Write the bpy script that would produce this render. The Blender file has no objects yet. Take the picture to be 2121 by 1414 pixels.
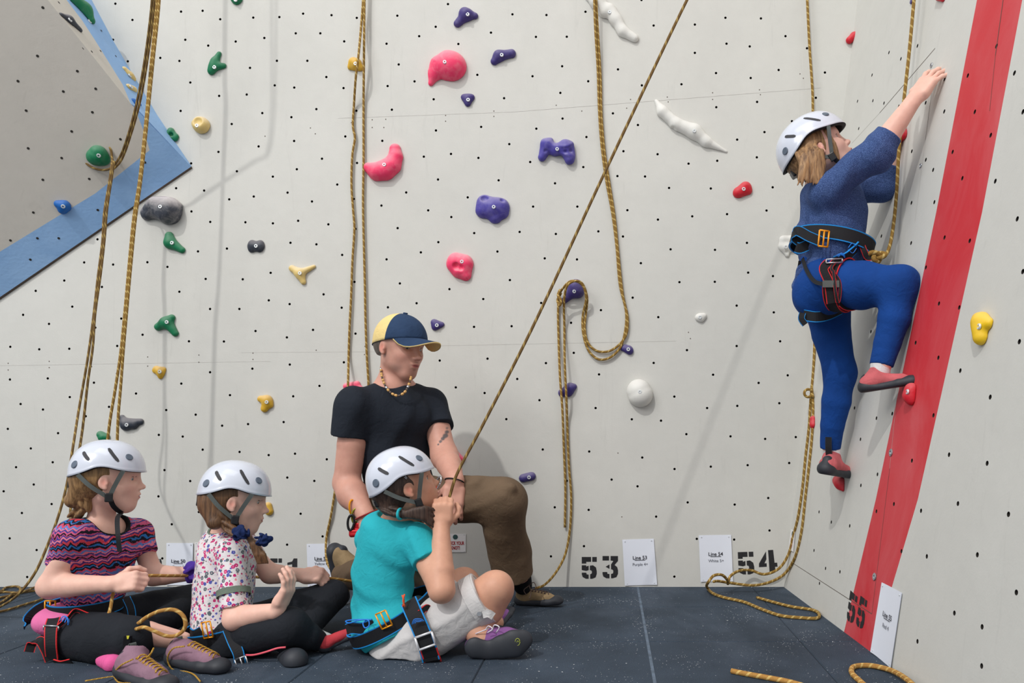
import bpy, math, random
import numpy as np
from mathutils import Vector, Matrix
from mathutils.geometry import delaunay_2d_cdt

SC = bpy.context.scene
COL = SC.collection
V = Vector
# ------------------------------------------------------------------ camera
F_PX, CX, CY, CAM_H = 1600.0, 1262.0, 885.0, 0.70     # focal length in pixels, optical axis in the frame, eye height
D = 3.394                                             # distance of the back wall
cam = bpy.data.cameras.new('camera'); cam_o = bpy.data.objects.new('camera', cam); COL.objects.link(cam_o)
cam_o.location = (0, 0, CAM_H); cam_o.rotation_euler = (math.pi/2, 0, 0)
cam.sensor_width = 36.0; cam.lens = F_PX/2121*36.0
cam.shift_x = (1060.5-CX)/2121; cam.shift_y = (CY-707)/2121
cam.clip_start = 0.05; cam.clip_end = 100
SC.camera = cam_o
# ------------------------------------------------------------------ light and exposure
SC.view_settings.view_transform = 'Standard'; SC.view_settings.look = 'None'
SC.view_settings.gamma = 1.0; SC.view_settings.exposure = -0.10
try: SC.view_settings.use_curve_mapping = False
except Exception: pass
w = bpy.data.worlds.new('hall_light'); SC.world = w; w.use_nodes = True
bg = w.node_tree.nodes['Background']; bg.inputs[0].default_value = (0.93, 0.96, 1.0, 1); bg.inputs[1].default_value = 0.74
def lamp(name, kind, loc, direction, energy, color=(1,1,1), **kw):
    l = bpy.data.lights.new(name, kind); o = bpy.data.objects.new(name, l); COL.objects.link(o)
    o.location = loc; o.rotation_euler = V(direction).to_track_quat('-Z', 'Y').to_euler()
    l.energy = energy; l.color = color
    for k, v in kw.items(): setattr(l, k, v)
    return o
lamp('hall_floodlight', 'SUN', (-3, -4, 6), (0.50, 1.0, -1.15), 1.25, (1.0, 0.985, 0.955), angle=math.radians(1.4))
lamp('fill_lamp', 'AREA', (-1.5, 0.6, 5.5), (0.1, 0.35, -1.0), 55, (1.0, 0.98, 0.95), shape='RECTANGLE', size=3.5, size_y=2.0)  # added area light for soft overhead fill, no real fixture
lamp('fill_lamp', 'AREA', (-4.2, -1.5, 4.2), (1.0, 0.9, -0.62), 130, (1.0, 0.98, 0.96), shape='RECTANGLE', size=3.0, size_y=2.0)  # added fill from the left, lifts the right wall

# ------------------------------------------------------------------ pixel + distance -> place in the hall
def P(px, py, y):
    return V(((px-CX)*y/F_PX, y, CAM_H-(py-CY)*y/F_PX))
def ray(px, py): return V(((px-CX)/F_PX, 1.0, -(py-CY)/F_PX))
CAMP = V((0, 0, CAM_H))
class Plane:
    def __init__(s, p, n):
        s.p = V(p); s.n = V(n).normalized()
        if s.n.dot(CAMP-s.p) < 0: s.n = -s.n
    def hit(s, px, py, off=0.0):
        r = ray(px, py); t = (s.p-CAMP).dot(s.n)/r.dot(s.n)
        return CAMP + r*t + s.n*off
    @staticmethod
    def of(a, b, c): return Plane(a, (V(b)-V(a)).cross(V(c)-V(a)))
BACK = Plane((0, D, 0), (0, -1, 0))
R0 = V((0.766, D, 0)); RU = V((0.058, -1.14, 0)); RV = V((0.325, 0, 2.577))
RIGHT = Plane.of(R0, R0+RU, R0+RV)

# ------------------------------------------------------------------ naming
def tag(o, label=None, cat=None, group=None, kind=None):
    if label: o['label'] = label
    if cat: o['category'] = cat
    if group: o['group'] = group
    if kind: o['kind'] = kind
    return o
def empty(name, loc, label=None, cat=None, group=None):
    o = bpy.data.objects.new(name, None); COL.objects.link(o); o.location = loc; o.empty_display_size = .05
    return tag(o, label, cat, group)
def child(o, parent):
    o.parent = parent
    p = parent; off = V((0, 0, 0))
    while p is not None: off += V(p.location); p = p.parent
    o.location = V(o.location) - off
    return o
def put(name, me, mats, parent=None):
    o = bpy.data.objects.new(name, me); COL.objects.link(o)
    for m in (mats if isinstance(mats, (list, tuple)) else [mats]): me.materials.append(m)
    if parent is not None: child(o, parent)
    return o
def mesh(name, verts, faces, mats, parent=None, mi=None, smooth=False, uvs=None):
    me = bpy.data.meshes.new(name); me.from_pydata([tuple(v) for v in verts], [], faces); 
    if mi is not None: me.polygons.foreach_set('material_index', mi)
    if smooth: me.polygons.foreach_set('use_smooth', [True]*len(me.polygons))
    if uvs is not None:
        uv = me.uv_layers.new(name='UVMap')
        for l in me.loops: uv.data[l.index].uv = uvs[l.vertex_index]
    me.update()
    return put(name, me, mats, parent)

# ------------------------------------------------------------------ implicit surfaces
class Blob:
    def __init__(s): s.ops = []; s.disp = None
    def _a(s, fn, lo, hi, k, op): s.ops.append((fn, np.array(lo, float), np.array(hi, float), k, op)); return s
    def cap(s, a, b, ra, rb=None, k=.012, op=0, sq=None, fa=False, fb=False):
        a = np.array(a, float); b = np.array(b, float); rb = ra if rb is None else rb
        if np.linalg.norm(b-a) < 1e-5: b = b+np.array([0, 0, 1e-4])
        if sq: n = np.array(V(sq[0]).normalized()); q = sq[1]
        else: n = None; q = 1
        R = max(ra, rb)*max(1, q)
        dirv = (b-a)/np.linalg.norm(b-a)
        bb = b + n*(np.dot(b-a, n))*(1/q-1) if sq else b
        ab = bb-a; L2 = float(np.dot(ab, ab))
        def fn(x, y, z):
            X, Y, Z = x-a[0], y-a[1], z-a[2]
            lin = X*dirv[0]+Y*dirv[1]+Z*dirv[2]
            if n is not None:
                t = (X*n[0]+Y*n[1]+Z*n[2])*(1/q-1)
                X = X+n[0]*t; Y = Y+n[1]*t; Z = Z+n[2]*t
            h = np.clip((X*ab[0]+Y*ab[1]+Z*ab[2])/L2, 0, 1)
            d = np.sqrt((X-ab[0]*h)**2+(Y-ab[1]*h)**2+(Z-ab[2]*h)**2)-(ra+(rb-ra)*h)
            if q < 1: d = d*q
            if fa: d = np.maximum(d, -lin)
            if fb: d = np.maximum(d, lin-float(np.dot(b-a, dirv)))
            return d
        return s._a(fn, np.minimum(a, b)-R, np.maximum(a, b)+R, k, op)
    def chain(s, pts, rs, k=.012, op=0, sq=None, fb=False, fa=False):
        n = len(pts); T = Blob()
        for i in range(n-1):
            T.cap(pts[i], pts[i+1], rs[i], rs[i+1], k, op, sq, fa=(fa and i == 0), fb=(fb and i == n-2))
        kk = min(k, .03)*.22
        def fn(x, y, z):
            a = T.ops[0][0](x, y, z)
            for q in T.ops[1:]:
                b = q[0](x, y, z); t = np.clip(.5+.5*(b-a)/kk, 0, 1); a = b+(a-b)*t-kk*t*(1-t)
            return a
        lo = np.min([q[1] for q in T.ops], axis=0); hi = np.max([q[2] for q in T.ops], axis=0)
        return s._a(fn, lo, hi, k, op)
    def ell(s, c, r, ax=None, k=.012, op=0):
        c = np.array(c, float); r = np.array(r if hasattr(r, '__len__') else (r, r, r), float)
        A = np.eye(3) if ax is None else np.array([list(V(v).normalized()) for v in ax])
        R = float(max(r))
        def fn(x, y, z):
            X, Y, Z = x-c[0], y-c[1], z-c[2]
            u = [(X*A[i][0]+Y*A[i][1]+Z*A[i][2])/r[i] for i in range(3)]
            k0 = np.sqrt(u[0]**2+u[1]**2+u[2]**2)+1e-9
            k1 = np.sqrt((u[0]/r[0])**2+(u[1]/r[1])**2+(u[2]/r[2])**2)+1e-9
            return k0*(k0-1)/k1
        return s._a(fn, c-R, c+R, k, op)
    def box(s, c, h, rnd=.004, ax=None, k=.004, op=0):
        c = np.array(c, float); h = np.array(h, float)-rnd
        A = np.eye(3) if ax is None else np.array([list(V(v).normalized()) for v in ax])
        R = float(np.linalg.norm(h)+rnd)
        def fn(x, y, z):
            X, Y, Z = x-c[0], y-c[1], z-c[2]
            q = [np.abs(X*A[i][0]+Y*A[i][1]+Z*A[i][2])-h[i] for i in range(3)]
            o = np.sqrt(sum(np.maximum(t, 0)**2 for t in q))
            return o+np.minimum(np.maximum(np.maximum(q[0], q[1]), q[2]), 0)-rnd
        return s._a(fn, c-R, c+R, k, op)
    def half(s, p, n, k=0.0):
        p = np.array(p, float); n = np.array(V(n).normalized())
        return s._a(lambda x, y, z: (x-p[0])*n[0]+(y-p[1])*n[1]+(z-p[2])*n[2], None if False else [-1e9]*3, [1e9]*3, k, 2)
    def field(s, res):
        lo = np.min([o[1]-abs(o[3]) for o in s.ops if o[4] == 0], axis=0)-3*res
        hi = np.max([o[2]+abs(o[3]) for o in s.ops if o[4] == 0], axis=0)+3*res
        n = np.ceil((hi-lo)/res).astype(int)+1
        ax = [lo[i]+res*np.arange(n[i]) for i in range(3)]
        Dm = np.full(n, .09, np.float32)
        for fn, l, h, k, op in s.ops:
            m = k+3*res if op != 2 else 0
            i0 = np.clip(np.floor((l-m-lo)/res), 0, n).astype(int); i1 = np.clip(np.ceil((h+m-lo)/res)+1, 0, n).astype(int)
            if np.any(i1 <= i0): continue
            sl = tuple(slice(i0[i], i1[i]) for i in range(3))
            x = ax[0][sl[0]].astype(np.float32)[:, None, None]; y = ax[1][sl[1]].astype(np.float32)[None, :, None]; z = ax[2][sl[2]].astype(np.float32)[None, None, :]
            d = fn(x, y, z); a = Dm[sl]
            if op == 0:
                if k > 0:
                    t = np.clip(.5+.5*(d-a)/k, 0, 1); Dm[sl] = d+(a-d)*t-k*t*(1-t)
                else: Dm[sl] = np.minimum(a, d)
            else:
                b = -d if op == 1 else d
                if k > 0:
                    t = np.clip(.5-.5*(b-a)/k, 0, 1); Dm[sl] = b+(a-b)*t+k*t*(1-t)
                else: Dm[sl] = np.maximum(a, b)
        if s.disp is not None:
            x = ax[0].astype(np.float32)[:, None, None]; y = ax[1].astype(np.float32)[None, :, None]; z = ax[2].astype(np.float32)[None, None, :]
            Dm = Dm + s.disp(x, y, z)
        return Dm, lo
def wrinkle(amp, f, seed=0, stretch=(1, 1, 1)):
    rg = np.random.RandomState(seed); dirs = rg.normal(size=(6, 3)); dirs /= np.linalg.norm(dirs, axis=1)[:, None]
    ph = rg.uniform(0, 6.28, 6)
    def fn(x, y, z):
        x, y, z = x*stretch[0], y*stretch[1], z*stretch[2]
        w0 = np.sin(f*.45*(dirs[3][0]*x+dirs[3][1]*y+dirs[3][2]*z)+ph[3])*1.6
        w1 = np.sin(f*.6*(dirs[4][0]*x+dirs[4][1]*y+dirs[4][2]*z)+ph[4])*1.2
        a = .5+.5*(np.sin(f*(dirs[0][0]*x+dirs[0][1]*y+dirs[0][2]*z)+ph[0]+w0))
        b = .5+.5*(np.sin(f*1.5*(dirs[1][0]*x+dirs[1][1]*y+dirs[1][2]*z)+ph[1]+w1+.8*w0))
        m = .5+.5*np.sin(f*.33*(dirs[5][0]*x+dirs[5][1]*y+dirs[5][2]*z)+ph[5])
        return (amp*(.3-1.0*a**3*m-.7*b**3*(1-m))).astype(np.float32)
    return fn
def nets(Dm, lo, res):
    S = Dm < 0
    c = S[:-1, :-1, :-1].astype(np.int8)
    for dx in (0, 1):
        for dy in (0, 1):
            for dz in (0, 1):
                if dx or dy or dz: c = c+S[dx:S.shape[0]-1+dx, dy:S.shape[1]-1+dy, dz:S.shape[2]-1+dz]
    act = (c > 0) & (c < 8)
    I = np.argwhere(act); idx = np.full(act.shape, -1, np.int64); idx[act] = np.arange(len(I))
    acc = np.zeros((len(I), 3)); cnt = np.zeros(len(I))
    for ax in range(3):
        o1, o2 = [(1, 2), (0, 2), (0, 1)][ax]
        for u in (0, 1):
            for v in (0, 1):
                a = I.copy(); a[:, o1] += u; a[:, o2] += v; b = a.copy(); b[:, ax] += 1
                da = Dm[a[:, 0], a[:, 1], a[:, 2]]; db = Dm[b[:, 0], b[:, 1], b[:, 2]]
                m = (da < 0) != (db < 0); t = np.where(m, da/np.where(m, da-db, 1), 0)
                p = a.astype(float); p[:, ax] += t
                acc[m] += p[m]; cnt[m] += 1
    verts = acc/cnt[:, None]*res+lo
    faces = []
    for ax in range(3):
        o1, o2 = [(1, 2), (2, 0), (0, 1)][ax]
        s0 = [slice(None)]*3; s1 = [slice(None)]*3; s0[ax] = slice(0, -1); s1[ax] = slice(1, None)
        cr = np.argwhere(S[tuple(s0)] != S[tuple(s1)])
        ok = np.ones(len(cr), bool)
        for o in (o1, o2): ok &= (cr[:, o] > 0) & (cr[:, o] < S.shape[o]-1)
        cr = cr[ok]; q = []
        for u, v in ((1, 1), (0, 1), (0, 0), (1, 0)):
            e = cr.copy(); e[:, o1] -= u; e[:, o2] -= v; q.append(idx[e[:, 0], e[:, 1], e[:, 2]])
        q = np.stack(q, 1); flip = ~S[cr[:, 0], cr[:, 1], cr[:, 2]]
        q[flip] = q[flip][:, ::-1]; faces.append(q)
    return verts, np.concatenate(faces)
def relax(verts, faces, it):
    n = len(verts)
    for _ in range(it):
        acc = np.zeros_like(verts); cnt = np.zeros(n)
        for i in range(4):
            a, b = faces[:, i], faces[:, (i+1) % 4]
            for j in range(3):
                acc[:, j] += np.bincount(a, verts[b, j], n)+np.bincount(b, verts[a, j], n)
            cnt += np.bincount(a, minlength=n)+np.bincount(b, minlength=n)
        verts = verts*.5+.5*acc/cnt[:, None]
    return verts
def skin_mesh(name, B, res, mats, parent=None, paint=None, base=(1, 1, 1), it=1, matfn=None):
    Dm, lo = B.field(res); verts, faces = nets(Dm, lo, res); del Dm
    if it: verts = relax(verts, faces, it)
    me = bpy.data.meshes.new(name)
    me.vertices.add(len(verts)); me.vertices.foreach_set('co', verts.astype(np.float32).ravel())
    me.loops.add(faces.size); me.loops.foreach_set('vertex_index', faces.astype(np.int32).ravel())
    me.polygons.add(len(faces)); me.polygons.foreach_set('loop_start', np.arange(0, faces.size, 4, dtype=np.int32))
    me.polygons.foreach_set('loop_total', np.full(len(faces), 4, np.int32))
    me.update(calc_edges=True)
    me.polygons.foreach_set('use_smooth', np.ones(len(faces), bool))
    if matfn is not None:
        cen = verts[faces].mean(1); me.polygons.foreach_set('material_index', matfn(cen).astype(np.int32))
    if paint is not None:
        col = np.ones((len(verts), 4)); col[:, :3] = base
        for c, r, ax, rgb, st, soft in paint:
            A = np.eye(3) if ax is None else np.array([list(V(v).normalized()) for v in ax])
            q = (verts-np.array(c))@A.T/np.array(r if hasattr(r, '__len__') else (r, r, r))
            m = np.clip((1-np.linalg.norm(q, axis=1))/soft, 0, 1)*st
            m = (m*m*(3-2*m))[:, None] if soft > .3 else m[:, None]
            col[:, :3] = col[:, :3]*(1-m)+np.array(rgb)*m
        at = me.color_attributes.new('Col', 'FLOAT_COLOR', 'POINT'); at.data.foreach_set('color', col.astype(np.float32).ravel())
    me.validate()
    return put(name, me, mats, parent)

# ------------------------------------------------------------------ curves: ropes, straps
def cr(pts, n=8):
    pts = [V(p) for p in pts]
    if len(pts) == 2: return [pts[0].lerp(pts[1], i/n) for i in range(n+1)]
    out = []
    for i in range(len(pts)-1):
        p0 = pts[i-1] if i else pts[0]*2-pts[1]; p1, p2 = pts[i], pts[i+1]; p3 = pts[i+2] if i+2 < len(pts) else p2*2-p1
        d01 = max((p1-p0).length, 1e-5)**.5; d12 = max((p2-p1).length, 1e-5)**.5; d23 = max((p3-p2).length, 1e-5)**.5
        m1 = (p2-p1)+((p1-p0)/d01-(p2-p0)/(d01+d12))*d12 if False else ((p1-p0)/d01-(p2-p0)/(d01+d12)+(p2-p1)/d12)*d12
        m2 = ((p2-p1)/d12-(p3-p1)/(d12+d23)+(p3-p2)/d23)*d12
        for k in range(n):
            t = k/n; out.append(p1*(2*t**3-3*t*t+1)+m1*(t**3-2*t*t+t)+p2*(-2*t**3+3*t*t)+m2*(t**3-t*t))
    out.append(pts[-1]); return out
def tube_data(path, r, sides=10, closed=False):
    verts, faces, uvs = [], [], []
    n = len(path); up = None; L = 0
    for i, p in enumerate(path):
        t = (path[min(i+1, n-1)]-path[max(i-1, 0)]).normalized()
        if up is None: up = t.orthogonal().normalized()
        up = (up-t*up.dot(t)).normalized(); sd = t.cross(up)
        if i: L += (p-path[i-1]).length
        rr = r[i] if hasattr(r, '__len__') else r
        for k in range(sides+1):
            a = 2*math.pi*k/sides; verts.append(p+(up*math.cos(a)+sd*math.sin(a))*rr); uvs.append((L, k/sides))
    s1 = sides+1
    for i in range(n-1):
        for k in range(sides): faces.append((i*s1+k, i*s1+k+1, (i+1)*s1+k+1, (i+1)*s1+k))
    faces.append(tuple(range(sides-1, -1, -1))); faces.append(tuple((n-1)*s1+k for k in range(sides)))
    return verts, faces, uvs
def tube(name, pts, r, mat, parent=None, n=8, sides=10):
    v, f, u = tube_data(cr(pts, n), r, sides); return mesh(name, v, f, mat, parent, smooth=True, uvs=u)
def tubes(name, lists, r, mat, parent=None, n=8, sides=8):
    vs, fs, us = [], [], []
    for pts in lists:
        v, f, u = tube_data(cr(pts, n), r, sides); o = len(vs); vs += v; us += u; fs += [tuple(i+o for i in q) for q in f]
    return mesh(name, vs, fs, mat, parent, smooth=True, uvs=us)
def ribbon(name, pts, wd, w, t, mat, parent=None, n=6):
    """flat webbing: pts centre line, wd width direction(s), w width, t thickness"""
    path = cr(pts, n); m = len(path)
    wds = cr([V(d).normalized()*1.0 for d in wd], n) if not isinstance(wd, Vector) and hasattr(wd[0], '__len__') else [V(wd)]*m
    vs, fs, us = [], [], []; L = 0
    for i, p in enumerate(path):
        tg = (path[min(i+1, m-1)]-path[max(i-1, 0)]).normalized()
        a = wds[i]; a = (a-tg*a.dot(tg)).normalized(); nn = tg.cross(a)
        if i: L += (p-path[i-1]).length
        cs = [(-1, -1), (-.86, -1.0), (.86, -1.0), (1, -1), (1, 1), (.86, 1.0), (-.86, 1.0), (-1, 1)]
        for cx, cy in cs: vs.append(p+a*cx*w/2+nn*cy*t/2*(1.25 if abs(cx) == 1 else 1)); us.append((L, cx*.5+.5))
    for i in range(m-1):
        for k in range(8): fs.append((i*8+k, i*8+(k+1) % 8, (i+1)*8+(k+1) % 8, (i+1)*8+k))
    fs.append(tuple(range(7, -1, -1))); fs.append(tuple((m-1)*8+k for k in range(8)))
    return mesh(name, vs, fs, mat, parent, uvs=us)
def boxm(name, c, h, mat, parent=None, ax=None, bev=.0):
    c = V(c); A = [V((1, 0, 0)), V((0, 1, 0)), V((0, 0, 1))] if ax is None else [V(a).normalized() for a in ax]
    vs = [c+A[0]*h[0]*x+A[1]*h[1]*y+A[2]*h[2]*z for x in (-1, 1) for y in (-1, 1) for z in (-1, 1)]
    fs = [(0, 1, 3, 2), (4, 6, 7, 5), (0, 4, 5, 1), (2, 3, 7, 6), (0, 2, 6, 4), (1, 5, 7, 3)]
    o = mesh(name, vs, fs, mat, parent)
    if bev:
        md = o.modifiers.new('bevel', 'BEVEL'); md.width = bev; md.segments = 2
    return o
def disc(name, c, n, r, t, mat, parent=None, seg=16, hole=0.0):
    c = V(c); n = V(n).normalized(); a = n.orthogonal().normalized(); b = n.cross(a); vs = []; fs = []
    prof = [(r, 0), (r, t*.6), (r*.86, t), (hole if hole else r*.0001, t)]
    if hole: prof.append((hole, t*.3)); prof.append((.0001, t*.3))
    for i in range(seg):
        an = 2*math.pi*i/seg; d = a*math.cos(an)+b*math.sin(an)
        for rr, h in prof: vs.append(c+d*rr+n*h)
    m = len(prof)
    for i in range(seg):
        j = (i+1) % seg
        for k in range(m-1): fs.append((i*m+k, j*m+k, j*m+k+1, i*m+k+1))
    return mesh(name, vs, fs, mat, parent)
# ------------------------------------------------------------------ materials
def srgb(*c):
    return tuple(((x/255)/12.92 if x/255 <= .04045 else ((x/255+.055)/1.055)**2.4) for x in c)
class M:
    def __init__(s, name, color=(.5, .5, .5), rough=.6, metal=0.0, spec=.5, sss=0.0, coat=0.0):
        s.m = bpy.data.materials.new(name); s.m.use_nodes = True; s.t = s.m.node_tree; s.b = s.t.nodes['Principled BSDF']
        s.b.inputs['Base Color'].default_value = (*color, 1); s.b.inputs['Roughness'].default_value = rough
        s.b.inputs['Metallic'].default_value = metal; s.b.inputs['Specular IOR Level'].default_value = spec
        if sss: s.b.inputs['Subsurface Weight'].default_value = sss; s.b.inputs['Subsurface Radius'].default_value = (1, .35, .2); s.b.inputs['Subsurface Scale'].default_value = .006
        if coat: s.b.inputs['Coat Weight'].default_value = coat; s.b.inputs['Coat Roughness'].default_value = .08
        s.col = None; s.color = color
    def n(s, ty, **kw):
        x = s.t.nodes.new(ty)
        for k, v in kw.items():
            if k.startswith('i_'): x.inputs[int(k[2:])].default_value = v
            else: setattr(x, k, v)
        return x
    def l(s, a, b): s.t.links.new(a, b)
    def coord(s, kind='Object'):
        return s.n('ShaderNodeTexCoord').outputs[kind]
    def mapping(s, src, scale=(1, 1, 1), rot=(0, 0, 0), loc=(0, 0, 0)):
        m = s.n('ShaderNodeMapping'); m.inputs['Scale'].default_value = scale; m.inputs['Rotation'].default_value = rot; m.inputs['Location'].default_value = loc
        s.l(src, m.inputs[0]); return m.outputs[0]
    def noise(s, scale, detail=3, src=None, rough=.5, dist=0):
        x = s.n('ShaderNodeTexNoise'); x.inputs['Scale'].default_value = scale; x.inputs['Detail'].default_value = detail; x.inputs['Roughness'].default_value = rough; x.inputs['Distortion'].default_value = dist
        s.l(src or s.coord(), x.inputs['Vector']); return x.outputs['Fac']
    def ramp(s, src, stops, interp='LINEAR'):
        r = s.n('ShaderNodeValToRGB'); e = r.color_ramp.elements; r.color_ramp.interpolation = interp
        while len(e) < len(stops): e.new(.5)
        for el, (p, c) in zip(e, stops): el.position = p; el.color = (*c, 1) if len(c) == 3 else c
        s.l(src, r.inputs[0]); return r.outputs[0]
    def math(s, op, a, b=0.0, c=0.0):
        x = s.n('ShaderNodeMath', operation=op)
        for i, v in enumerate((a, b, c)):
            if isinstance(v, (int, float)): x.inputs[i].default_value = v
            else: s.l(v, x.inputs[i])
        return x.outputs[0]
    def mix(s, fac, a, b, mode='MIX'):
        x = s.n('ShaderNodeMix', data_type='RGBA', blend_type=mode)
        for sock, v in ((x.inputs[0], fac), (x.inputs[6], a), (x.inputs[7], b)):
            if isinstance(v, (int, float)): sock.default_value = v
            elif isinstance(v, tuple): sock.default_value = (*v, 1)
            else: s.l(v, sock)
        return x.outputs[2]
    def base(s, src): s.l(src, s.b.inputs['Base Color']); s.col = src; return s
    def bump(s, src, strength=.3, dist=.002, prev=None):
        b = s.n('ShaderNodeBump'); b.inputs['Strength'].default_value = strength; b.inputs['Distance'].default_value = dist
        s.l(src, b.inputs['Height'])
        if prev is not None: s.l(prev, b.inputs['Normal'])
        s.l(b.outputs[0], s.b.inputs['Normal']); return b.outputs[0]
    def attr(s, name='Col'):
        a = s.n('ShaderNodeAttribute', attribute_name=name); return a.outputs['Color']
def simple(name, rgb, rough=.6, var=.12, vs=30, bump=0.0, bs=200, bd=.001, **kw):
    m = M(name, srgb(*rgb), rough, **kw); c = srgb(*rgb)
    f = m.noise(vs, 4)
    m.base(m.ramp(f, [(.3, tuple(x*(1-var) for x in c)), (.7, tuple(min(1, x*(1+var)) for x in c))]))
    if bump: m.bump(m.noise(bs, 2), bump, bd)
    return m.m
def sep(m, src):
    x = m.n('ShaderNodeSeparateXYZ'); m.l(src, x.inputs[0]); return x.outputs

def wall_material(name, rgb, rough=.75):
    m = M(name, srgb(*rgb), rough, spec=.3); c = srgb(*rgb)
    big = m.noise(1.3, 5, rough=.6, dist=.6); sm = m.noise(9, 6, rough=.7)
    a = m.ramp(big, [(.25, tuple(x*.965 for x in c)), (.7, tuple(min(1, x*1.025) for x in c))])
    st = m.mapping(m.coord(), scale=(14, 14, 1.6)); st = m.noise(1.0, 5, src=st, rough=.75, dist=1.2)
    f = m.ramp(st, [(.60, (0, 0, 0)), (.78, (.5, .5, .5))])
    scuff = m.mix(f, a, tuple(x*.80 for x in c))
    g = m.ramp(sm, [(.0, (.93,)*3), (1, (1.05,)*3)])
    m.base(m.mix(1.0, scuff, g, 'MULTIPLY'))
    b = m.bump(m.noise(160, 3), .22, .0012); m.bump(m.noise(18, 4), .18, .004, b)
    return m.m
MW = wall_material('painted_plywood', (209, 208, 202))
MPAN = wall_material('sanded_panel_paint', (205, 200, 191))
MRED = M('red_stripe_paint', srgb(203, 52, 60), .6)
_c = srgb(206, 46, 56); _n = MRED.noise(3.5, 6, src=MRED.mapping(MRED.coord(), scale=(1, 1, .5)), rough=.65, dist=.8)
MRED.base(MRED.ramp(_n, [(.38, _c), (.72, srgb(212, 92, 98))])); MRED.bump(MRED.noise(160, 3), .2, .001); MRED = MRED.m
MBLUE = M('blue_band_paint', srgb(140, 182, 226), .65)
_n = MBLUE.noise(5, 5, dist=.5); MBLUE.base(MBLUE.ramp(_n, [(.3, srgb(134, 174, 220)), (.7, srgb(152, 190, 232))])); MBLUE.bump(MBLUE.noise(70, 4), .35, .003); MBLUE = MBLUE.m
MHOLE = simple('hole_dark', (38, 34, 30), .8)
MBRASS = simple('t_nut_metal', (120, 104, 72), .5, metal=.6)
MSEAM = simple('panel_gap_and_edge_shade', (96, 84, 76), .9)  # panel joints, and the painted shadow line under the panel volume
MSEAML = simple('panel_gap_filled', (196, 193, 187), .9)
MSTEN = simple('stencil_black_paint', (34, 33, 36), .7, var=.25, vs=40)
MPAPER = M('office_paper', srgb(232, 236, 246), .6); MPAPER.bump(MPAPER.noise(7, 3), .35, .006); MPAPER = MPAPER.m
MINK = simple('printed_ink', (50, 50, 58), .6)
MINKG = simple('printed_ink_light', (96, 98, 108), .6)
MSIGN = simple('sign_plastic', (236, 234, 234), .35, var=.02)
MSIGNR = simple('sign_red_print', (178, 32, 44), .5)
MMETAL = simple('zinc_bolt', (222, 226, 228), .35, metal=.3, var=.06)
MSTEEL = simple('brushed_steel', (190, 192, 196), .3, metal=.9, var=.1)
def floor_material():
    m = M('rubber_tile', srgb(50, 60, 70), .82, spec=.35); co = m.coord()
    n1 = m.noise(3, 6, rough=.65); n2 = m.noise(420, 2)
    a = m.ramp(n1, [(.3, srgb(40, 51, 63)), (.72, srgb(60, 73, 88))])
    b = m.ramp(n2, [(.35, (.62,)*3), (.65, (1.35,)*3)])
    c = m.mix(1.0, a, b, 'MULTIPLY')
    # chalk smears and crumbs
    sm = m.ramp(m.noise(1.7, 6, src=m.mapping(co, scale=(1, .6, 1), loc=(3.2, 1, 0)), rough=.7, dist=.5), [(.5, (0,)*3), (.8, (.30,)*3)])
    c = m.mix(sm, c, srgb(120, 130, 146))
    for sc, th, msk in ((48, .10, 3.0), (95, .15, 5.0), (22, .06, 2.0)):
        v = m.n('ShaderNodeTexVoronoi', feature='F1'); v.inputs['Scale'].default_value = sc; m.l(co, v.inputs['Vector'])
        jit = m.noise(sc*2.3, 1)
        lim = m.math('MULTIPLY', m.math('POWER', m.noise(msk, 3), 3.0), th*9*.8)
        d = m.math('LESS_THAN', v.outputs['Distance'], m.math('MULTIPLY', lim, jit))
        c = m.mix(d, c, srgb(196, 200, 204))
    m.base(c); m.bump(n2, .5, .0015); return m.m
MFLOOR = floor_material()
MFLOORD = simple('rubber_gap', (26, 30, 38), .95)
def rope_material(name, base, dark, light, per=.022):
    m = M(name, srgb(*base), .75, spec=.3); u = m.n('ShaderNodeUVMap').outputs[0]; s = sep(m, u)
    ph = m.math('ADD', m.math('DIVIDE', s[0], per), s[1]); f = m.math('FRACT', ph)
    fl = m.math('LESS_THAN', f, .24)
    w1 = m.math('SINE', m.math('ADD', m.math('MULTIPLY', s[0], 1500), m.math('MULTIPLY', s[1], 6.283*5)))
    w2 = m.math('SINE', m.math('SUBTRACT', m.math('MULTIPLY', s[0], 1500), m.math('MULTIPLY', s[1], 6.283*5)))
    wv = m.math('MULTIPLY', w1, w2); ws = m.math('MULTIPLY_ADD', wv, .5, .5)
    c = m.mix(ws, srgb(*dark), srgb(*base))
    f2 = m.math('FRACT', m.math('SUBTRACT', m.math('DIVIDE', s[0], per*.5), s[1])); dk = m.math('LESS_THAN', f2, .16)
    c = m.mix(m.math('MULTIPLY', dk, .3), c, srgb(*dark))
    c = m.mix(m.math('MULTIPLY', fl, .62), c, srgb(*light)); m.base(c); m.bump(wv, .5, .0012)
    return m.m
MROPE = rope_material('gold_rope', (176, 138, 66), (118, 88, 38), (226, 200, 128), .028)
MROPED = rope_material('olive_rope', (142, 112, 64), (98, 74, 40), (196, 168, 98), .045)
MROPEO = rope_material('orange_gold_rope', (206, 156, 84), (160, 112, 52), (238, 208, 130), .03)
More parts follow.
